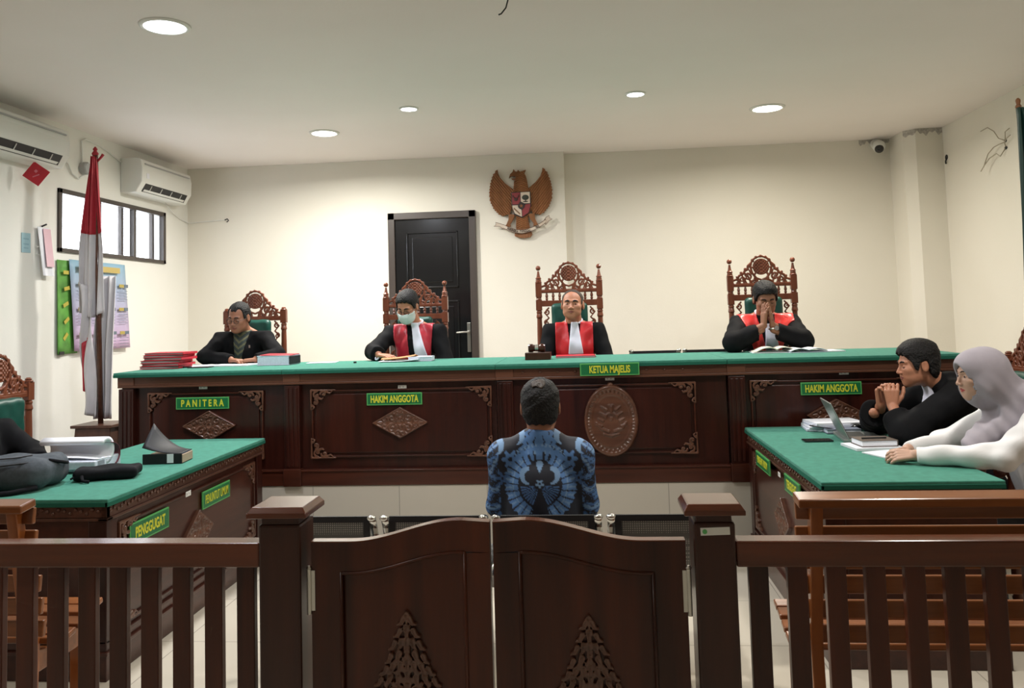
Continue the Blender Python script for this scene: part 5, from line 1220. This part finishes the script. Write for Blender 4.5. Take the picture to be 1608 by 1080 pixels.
# ------------------------------------------------------------------ right wall and ceiling details
cc = thing('security_camera', 'small white ball camera high on the back wall at the right', 'camera', (2.98, YB+.13, 3.10))
mk('mount', MB().lathe((0, -.02, .07), [(.05, -.02), (.05, .02)], 20, 'y').box((0, -.05, .06), (.05, .08, .05)), 'white', cc, .004); mk('ball', MB().ball((0, -.10, .03), .062, 20, 12), 'white', cc, smooth=True)
mk('black_lens', MB().ball((-.008, -.132, .0), (.044, .044, .044), 16, 10), 'black', cc, smooth=True)
lw = thing('loose_wires', 'frayed loose wires sticking out of the right wall near the flag tip', 'wires', (XR, 7.02, 2.82))
q = MB()
for y, z, ps in ((0, .03, [(.05, .03), (.10, .10), (.18, .15), (.28, .14)]), (0, .02, [(.05, -.01), (.12, -.02), (.20, -.06), (.27, -.16)]), (.0, -.03, [(.04, -.06), (.08, -.03), (.18, -.05), (.26, -.10), (.30, -.14)]), (0, -.02, [(-.04, .03), (-.10, .05), (-.18, .06)]), (0, .03, [(-.06, .06), (-.15, .07)])):
    q.tube([(-.004, y, z)]+[(-.03-.01*i, y+a, z+b) for i, (a, b) in enumerate(ps)], .0042, 6)
mk('wires', q, plain('wire_grey', (.42, .37, .28), .6), lw, smooth=True); mk('wall_holes', MB().ball((-.002, 0, .03), (.006, .022, .016), 10, 6).ball((-.002, 0, -.03), (.006, .024, .014), 10, 6), 'dark', lw)
wh = thing('wall_hole', 'small dark hole with a wire stub in the right wall near the corner pillar', 'hole', (XR, 8.12, 2.92)); mk('hole', MB().ball((-.002, 0, 0), (.006, .03, .026), 10, 6).tube([(0, 0, -.01), (-.02, -.02, -.04), (-.01, 0, -.06)], .008, 6), 'dark', wh)
cw = thing('ceiling_wire', 'short loose wire hanging from the ceiling at the top centre', 'wire', (-.34, 4.20, CEIL)); mk('wire', MB().tube([(0, 0, 0), (-.01, 0, -.04), (-.02, 0, -.075), (-.045, 0, -.105), (-.06, 0, -.11)], .004, 6), 'dark', cw, smooth=True)

# grey grime along the ceiling above the corner pillar
def grime(fn, n): return MB().grid(lambda u, v: fn(u, v), n, 2)
cwb = thing('cobweb', 'grey dusty cobweb along the ceiling above the corner pillar', 'cobweb', (3.0, 8.4, CEIL))
mk('web_on_wall', grime(lambda u, v: (-.18+.30*u, .226, -.003-v*(.035+.018*math.sin(u*17)+.01*math.sin(u*41))), 30), plain('dust_grey', (.44, .42, .38), .9, noise=.3, scale=40), cwb)
mk('web_on_pillar', grime(lambda u, v: (.118+.33*u if u > .25 else .118+.082*u/.25*1.0, -.13-.09*min(1, u/.25)-.002 if u < .25 else -.223, -.003-v*(.045+.015*math.sin(u*15)+.012*math.sin(u*37))), 32), plain('dust_grey_pillar', (.46, .43, .39), .9, noise=.3, scale=40), cwb)
# ------------------------------------------------------------------ things on the bench
Z1 = BT+.001
def bookish(name, label, cat, loc, d, rz=0, cover='red', pages='pages', group=None, thick=.004):
    t = thing(name, label, cat, loc, rz, group)
    mk('page_block', MB().box((0, 0, d[2]/2), (d[0]-.008, d[1]-.008, d[2]-thick*2)), pages, t)
    mk('cover', MB().box((0, 0, thick/2), (d[0], d[1], thick)).box((0, 0, d[2]-thick/2), (d[0], d[1], thick)).box((d[0]/2-thick/2, 0, d[2]/2), (thick, d[1], d[2])), cover, t, .001)
    return t
# six case files with red covers
z = Z1
for i, (dx, rz, h) in enumerate(((0, .05, .022), (.02, -.06, .018), (.005, .08, .022), (.035, -.02, .020), (.025, .10, .018), (.04, .02, .016))):
    bookish('case_file', ['red case file at the bottom of the pile on the PANITERA desk', 'red case file second from the bottom of the pile on the PANITERA desk', 'red case file third from the bottom of the PANITERA desk pile',
        'red case file third from the top of the PANITERA desk pile', 'red case file second from the top of the PANITERA desk pile', 'red case file topmost on the PANITERA desk pile'][i], 'folder', (-3.19+dx, 6.06, z), (.30, .24, h), rz, 'red', plain('file_pages', (.30, .24, .24), .8), 'red case files'); z += h+.0008
def sheet(label, loc, d, rz=0, mat='paper', name='paper_sheets', group='loose papers on the bench', cat='papers'):
    o = mk(name, MB().box((0, 0, d[2]/2), d), mat, None, 0, loc=loc, rot=(0, 0, rz)); return tag(o, label, cat, group)
sheet('white papers lying between the red files and the clerk', (-2.98, 6.20, Z1), (.20, .25, .006), .3)
sheet('white papers under the clerk\'s folded hands', (-2.72, 6.22, Z1), (.34, .26, .008), -.1)
sheet('dark folder under the left edge of the clerk\'s papers', (-2.90, 6.02, Z1), (.16, .10, .005), .0, 'book', 'folder', None, 'folder')
pn_ = mk('pen', MB().tube([(-.07, 0, .006), (.07, 0, .006)], .005, 8), 'dark', None, loc=(-3.04, 6.02, Z1)); tag(pn_, 'black pen lying right of the red files', 'pen')
t = bookish('thick_law_book', 'very thick pale book with a red cover at the right of the clerk', 'book', (-2.355, 6.18, Z1), (.26, .20, .072), -.06, 'pages')
mk('red_front_cover', MB().box((.01, 0, .076), (.24, .19, .005), (.02, .02, .04)), 'red', t)
bk_ = mk('book_edge_cover', MB().box((.13, .0, .036), (.008, .20, .06)), 'book', t)
sheet('single white sheet lying between the clerk and the masked judge', (-2.05, 6.30, Z1), (.22, .16, .003), .1)
# judge 1 papers
tf = thing('tan_document', 'curled tan document under the masked judge\'s hand', 'papers', (-1.42, 6.22, Z1)); mk('tan_sheet', MB().grid(lambda u, v: ((u-.5)*.26, (v-.5)*.14, .020+.022*u*u+.008*math.sin(v*5)), 12, 6), 'tan', tf, solid=.004)
mk('white_under_sheet', MB().grid(lambda u, v: ((u-.5)*.30+.01, (v-.5)*.18-.02, .006+.028*max(0, u-.6)), 12, 6), 'paper', tf, solid=.004)
bookish('pale_book', 'thin pale book lying right of the tan document', 'book', (-1.255, 6.22, Z1), (.18, .15, .034), .03, 'pages')
ec = mk('eraser', MB().box((0, 0, .006), (.02, .012, .012)), 'dark', None, loc=(-1.74, 6.12, Z1)); tag(ec, 'tiny dark cap lying on the felt left of the masked judge', 'cap')
# gavel block with a hammer head
gb = thing('sound_block', 'dark wooden gavel block at the left of the KETUA MAJELIS sign', 'block', (-.355, 6.02, Z1)); mk('block', MB().box((0, 0, .026), (.185, .12, .052)), 'post', gb, .003)
gv = thing('gavel', 'dark gavel head resting on the gavel block', 'gavel', (-.365, 6.02, Z1+.0525)); mk('head', MB().lathe((0, 0, .030), [(.027, -.06), (.030, -.05), (.030, -.03), (.024, -.02), (.024, .02), (.030, .03), (.030, .05), (.027, .06)], 18, 'x'), 'post', gv, smooth=False)
mk('metal_band', MB().lathe((0, 0, .030), [(.0252, -.012), (.0252, .012)], 18, 'x'), 'metal', gv); mk('handle', MB().tube([(0, .02, .03), (0, .19, .03)], .009, 10), 'post', gv, smooth=True)
bookish('red_folder', 'thin red folder on the bench in front of the chief judge', 'folder', (-.09, 6.24, Z1), (.29, .20, .014), .05, 'red')
# open books at the right
ob = thing('open_book', 'open book with cream pages in front of the judge with joined hands', 'book', (1.36, 6.22, Z1), -.05)
def pg(s): return lambda u, v: (s*u*.16, (v-.5)*.20, .010+.026*math.sin(min(1, u*1.15)*PI)**.7*(1-.35*u)+.012*(1-u))
for s in (-1, 1): mk('page', MB().grid(pg(s), 14, 4), 'cream', ob, smooth=True, solid=.006)
mk('cover', MB().box((0, 0, .003), (.34, .22, .005)), 'paper', ob)
ob = thing('open_notebook', 'open white notebook overlapping the right of the cream book', 'book', (1.56, 6.17, Z1), .06)
for s in (-1, 1): mk('page', MB().grid(lambda u, v, s=s: (s*u*.13, (v-.5)*.20, .012+.014*math.sin(u*PI)+.006*(1-u)), 12, 4), 'paper', ob, smooth=True, solid=.005)
mk('cover', MB().box((0, 0, .003), (.27, .21, .005)), 'pages', ob)
sheet('white papers at the right end of the open notebook', (1.74, 6.20, Z1), (.14, .20, .008), .2)

# ------------------------------------------------------------------ things on the left desk
Z2 = .791
def pack(P):
    x, y, z = P[:, 0], P[:, 1], P[:, 2]
    d = rbox(P, (0, 0, .075), (.46, .30, .15), .065)
    d = smin(d, rbox(P, (-.05, -.04, .10), (.30, .22, .12), .05), .02)
    d = smax(d, (z-.155+.30*np.clip(-x-.02, 0, 1)*.35), .02)
    d = d-.004*np.sin(x*30+y*22)-.003*np.sin(y*60)
    return d
bp_ = thing('backpack', 'dark grey backpack lying on the left desk', 'backpack', (-2.79, 3.80, Z2), .12)
net_obj('bag', [(pack, (-.27, -.19, -.0), (.27, .19, .20), .0065)], 'grey', bp_)
mk('zip', MB().tube([(-.22, -.155, .095), (-.1, -.165, .112), (.05, -.16, .128), (.17, -.12, .135), (.21, -.02, .12)], .004, 6).tube([(-.20, -.13, .135), (-.06, -.12, .152), (.08, -.11, .155), (.14, -.06, .160)], .0035, 6), 'dark', bp_, smooth=True)
mk('strap', MB().tube([(.20, -.13, .02), (.12, -.20, .012), (.02, -.235, .010), (-.06, -.245, .010), (-.2, -.23, .012)], .012, 8), 'blackc', bp_, smooth=True)
mk('hanging_strap', MB().grid(lambda u, v: (.06+.030*u, -.245-.05*min(1, v*5), .012-max(0, v-.1)*.42), 2, 14), 'blackc', bp_, solid=.004)
mk('handle_loop', MB().tube([(.20, -.03, .13), (.25, .02, .11), (.24, .07, .10)], .008, 8), 'blackc', bp_, smooth=True)
po = thing('pouch', 'flat black cloth pouch lying on the left desk beside the backpack', 'pouch', (-2.425, 4.02, Z2), .35)
net_obj('pouch_body', [(lambda P: rbox(P, (0, 0, .030+0*.1), (.30, .17, .055), .022)-.004*np.sin(P[:, 0]*35+P[:, 1]*20)+.06*np.clip(-P[:, 0]-.05, 0, 1)*.3, (-.18, -.12, 0), (.18, .12, .075), .005)], 'blackc', po)
mk('zip_pull', MB().tube([(-.10, -.09, .03), (-.09, -.12, .012), (-.06, -.13, .008)], .008, 8).tube([(-.13, -.07, .03), (-.15, -.09, .02)], .005, 6), 'blackc', po, smooth=True)
# thick open book, first half of the pages rolled over
tb = thing('thick_open_book', 'thick open book with its white pages rolled back, on the left desk', 'book', (-2.745, 4.28, Z2), .04); tb.scale = (.86, 1, 1)
def roll(u, v):                        # u around the roll, v along x
    a = -PI*.55+u*PI*1.30; return (-.20+.40*v, .062*math.cos(a)-.03, .102+.060*math.sin(a))
mk('lower_pages', MB().box((0, -.01, .035), (.40, .24, .06)).box((0, -.10, .045), (.40, .10, .045), (.10, 0, 0)), 'pages', tb, .006)
mk('rolled_pages', MB().grid(roll, 24, 4), 'paper', tb, smooth=True, solid=.022)
mk('page_sheet', MB().grid(lambda u, v: (-.20+.40*u, -.13+.20*v, .068+.012*math.sin(u*3+v)), 8, 6), 'paper', tb, smooth=True, solid=.003)
mk('maroon_cover', MB().grid(lambda u, v: (-.20+.41*v, .10*math.cos(-PI*.3+u*PI*.75)-.01, .072+.066*math.sin(-PI*.3+u*PI*.75)), 16, 4), plain('maroon_cover', (.10, .012, .025), .4), tb, smooth=True, solid=.004)
# black book with a curled cover
kb = thing('black_book', 'thick black book with a curled-up cover and blue label, on the left desk', 'book', (-2.345, 4.47, Z2), .10)
mk('page_block', MB().box((.01, 0, .026), (.20, .15, .045)), plain('book_pages', (.45, .33, .24), .8), kb, .002)
mk('spine', MB().box((0, -.077, .028), (.215, .006, .055)).box((0, 0, .002), (.215, .155, .004)), 'book', kb, .002)
mk('spine_label', MB().box((.045, -.081, .030), (.035, .003, .048)), 'paper', kb)
mk('blue_label', MB().box((.07, -.01, .0535), (.07, .12, .002)), 'bookb', kb)
mk('curled_cover', MB().grid(lambda u, v: (.105-.215*u, -.078+.155*v, .054+(.15*u*u)*(.25+.75*v)), 12, 6), 'book', kb, smooth=True, solid=.003)
rn = thing('key_ring', 'dark ring lying by the hand on the left desk', 'ring', (-2.86, 4.10, Z2)); mk('ring', MB().tube([(.03*math.cos(a), .03*math.sin(a), .005) for a in np.arange(0, 2*PI, PI/8)], .005, 6, True), 'metal', rn, smooth=True)

# ------------------------------------------------------------------ things on the right desk
lp = thing('laptop', 'open grey laptop seen from the side on the right desk', 'laptop', (1.525, 4.95, Z2), PI/2-.10)
mk('base', MB().box((0, .0, .008), (.32, .22, .014)), 'laptop', lp, .003)
sc_ = MB().box((0, .125, .112), (.32, .008, .225), (-.42, 0, 0)); mk('screen_lid', sc_, 'laptop', lp, .003)
mk('keyboard', MB().box((0, .02, .0155), (.27, .11, .002)), 'keys', lp)
mk('display', MB().box((0, .120, .113), (.30, .003, .205), (-.42, 0, 0)), 'phone', lp)
sheet('white notebook lying under the brown notebook on the right desk', (1.49, 4.625, Z2), (.25, .20, .013), .12, 'paper', 'notebook', None, 'notebook')
t = bookish('brown_notebook', 'brown covered notebook before the laptop, with a pen on top', 'notebook', (1.505, 4.63, Z2+.0135), (.19, .15, .034), .08, 'nbrown', 'paper')
pn2 = mk('pen', MB().tube([(-.07, 0, .006), (.06, .0, .006)], .0045, 8), 'dark', None, loc=(1.50, 4.60, Z2+.0478), rot=(0, 0, .10)); tag(pn2, 'dark pen lying on the brown notebook', 'pen')
def phone(label, loc, rz, grp='phones on the right desk'):
    t = thing('phone', label, 'phone', loc, rz, grp); mk('body', MB().box((0, 0, .005), (.158, .076, .009)), 'phone', t, .003); mk('glass', MB().box((0, 0, .0098), (.150, .068, .001)), 'black', t)
phone('black phone lying alone left of the laptop', (1.272, 4.86, Z2), .03); phone('black phone beside the woman\'s papers, nearest the desk front', (1.515, 4.235, Z2), .0)
ps = thing('paper_stack', 'stack of white papers at the far end of the right desk', 'papers', (1.47, 5.33, Z2))
for i in range(4): mk('sheet_bundle', MB().box((.01*i, .01*(i % 2), .007+.0125*i), (.30, .22, .012), (0, 0, .08*i-.1)), 'paper' if i % 2 else 'pages', ps)
t = bookish('blue_book', 'grey blue book in front of the paper stack on the right desk', 'book', (1.50, 5.17, Z2), (.20, .09, .026), 0, plain('grey_blue', (.12, .14, .2), .5))
cbl = thing('cable_coil', 'black charger cable coiled beside the laptop screen', 'cable', (1.40, 5.20, Z2+.0)); mk('coil', MB().tube([(.07*math.cos(a)*(1+.15*math.sin(a*2.3)), .045*math.sin(a), .012+.028*abs(math.sin(a*.5))) for a in np.arange(0, 4*PI, PI/10)], .003, 6), 'dark', cbl, smooth=True)
ms = thing('computer_mouse', 'black rounded mouse behind the laptop, by the white papers', 'mouse', (1.60, 5.25, Z2)); mk('shell', MB().ball((0, 0, .022), (.055, .034, .024), 16, 10), 'phone', ms, smooth=True); mk('wheel', MB().ball((-.03, 0, .038), (.008, .003, .006), 8, 6), 'greyp', ms)
sheet('white lined papers under the woman\'s hands', (1.53, 4.40, Z2), (.24, .20, .006), .35, 'paper', 'paper_sheets', None)
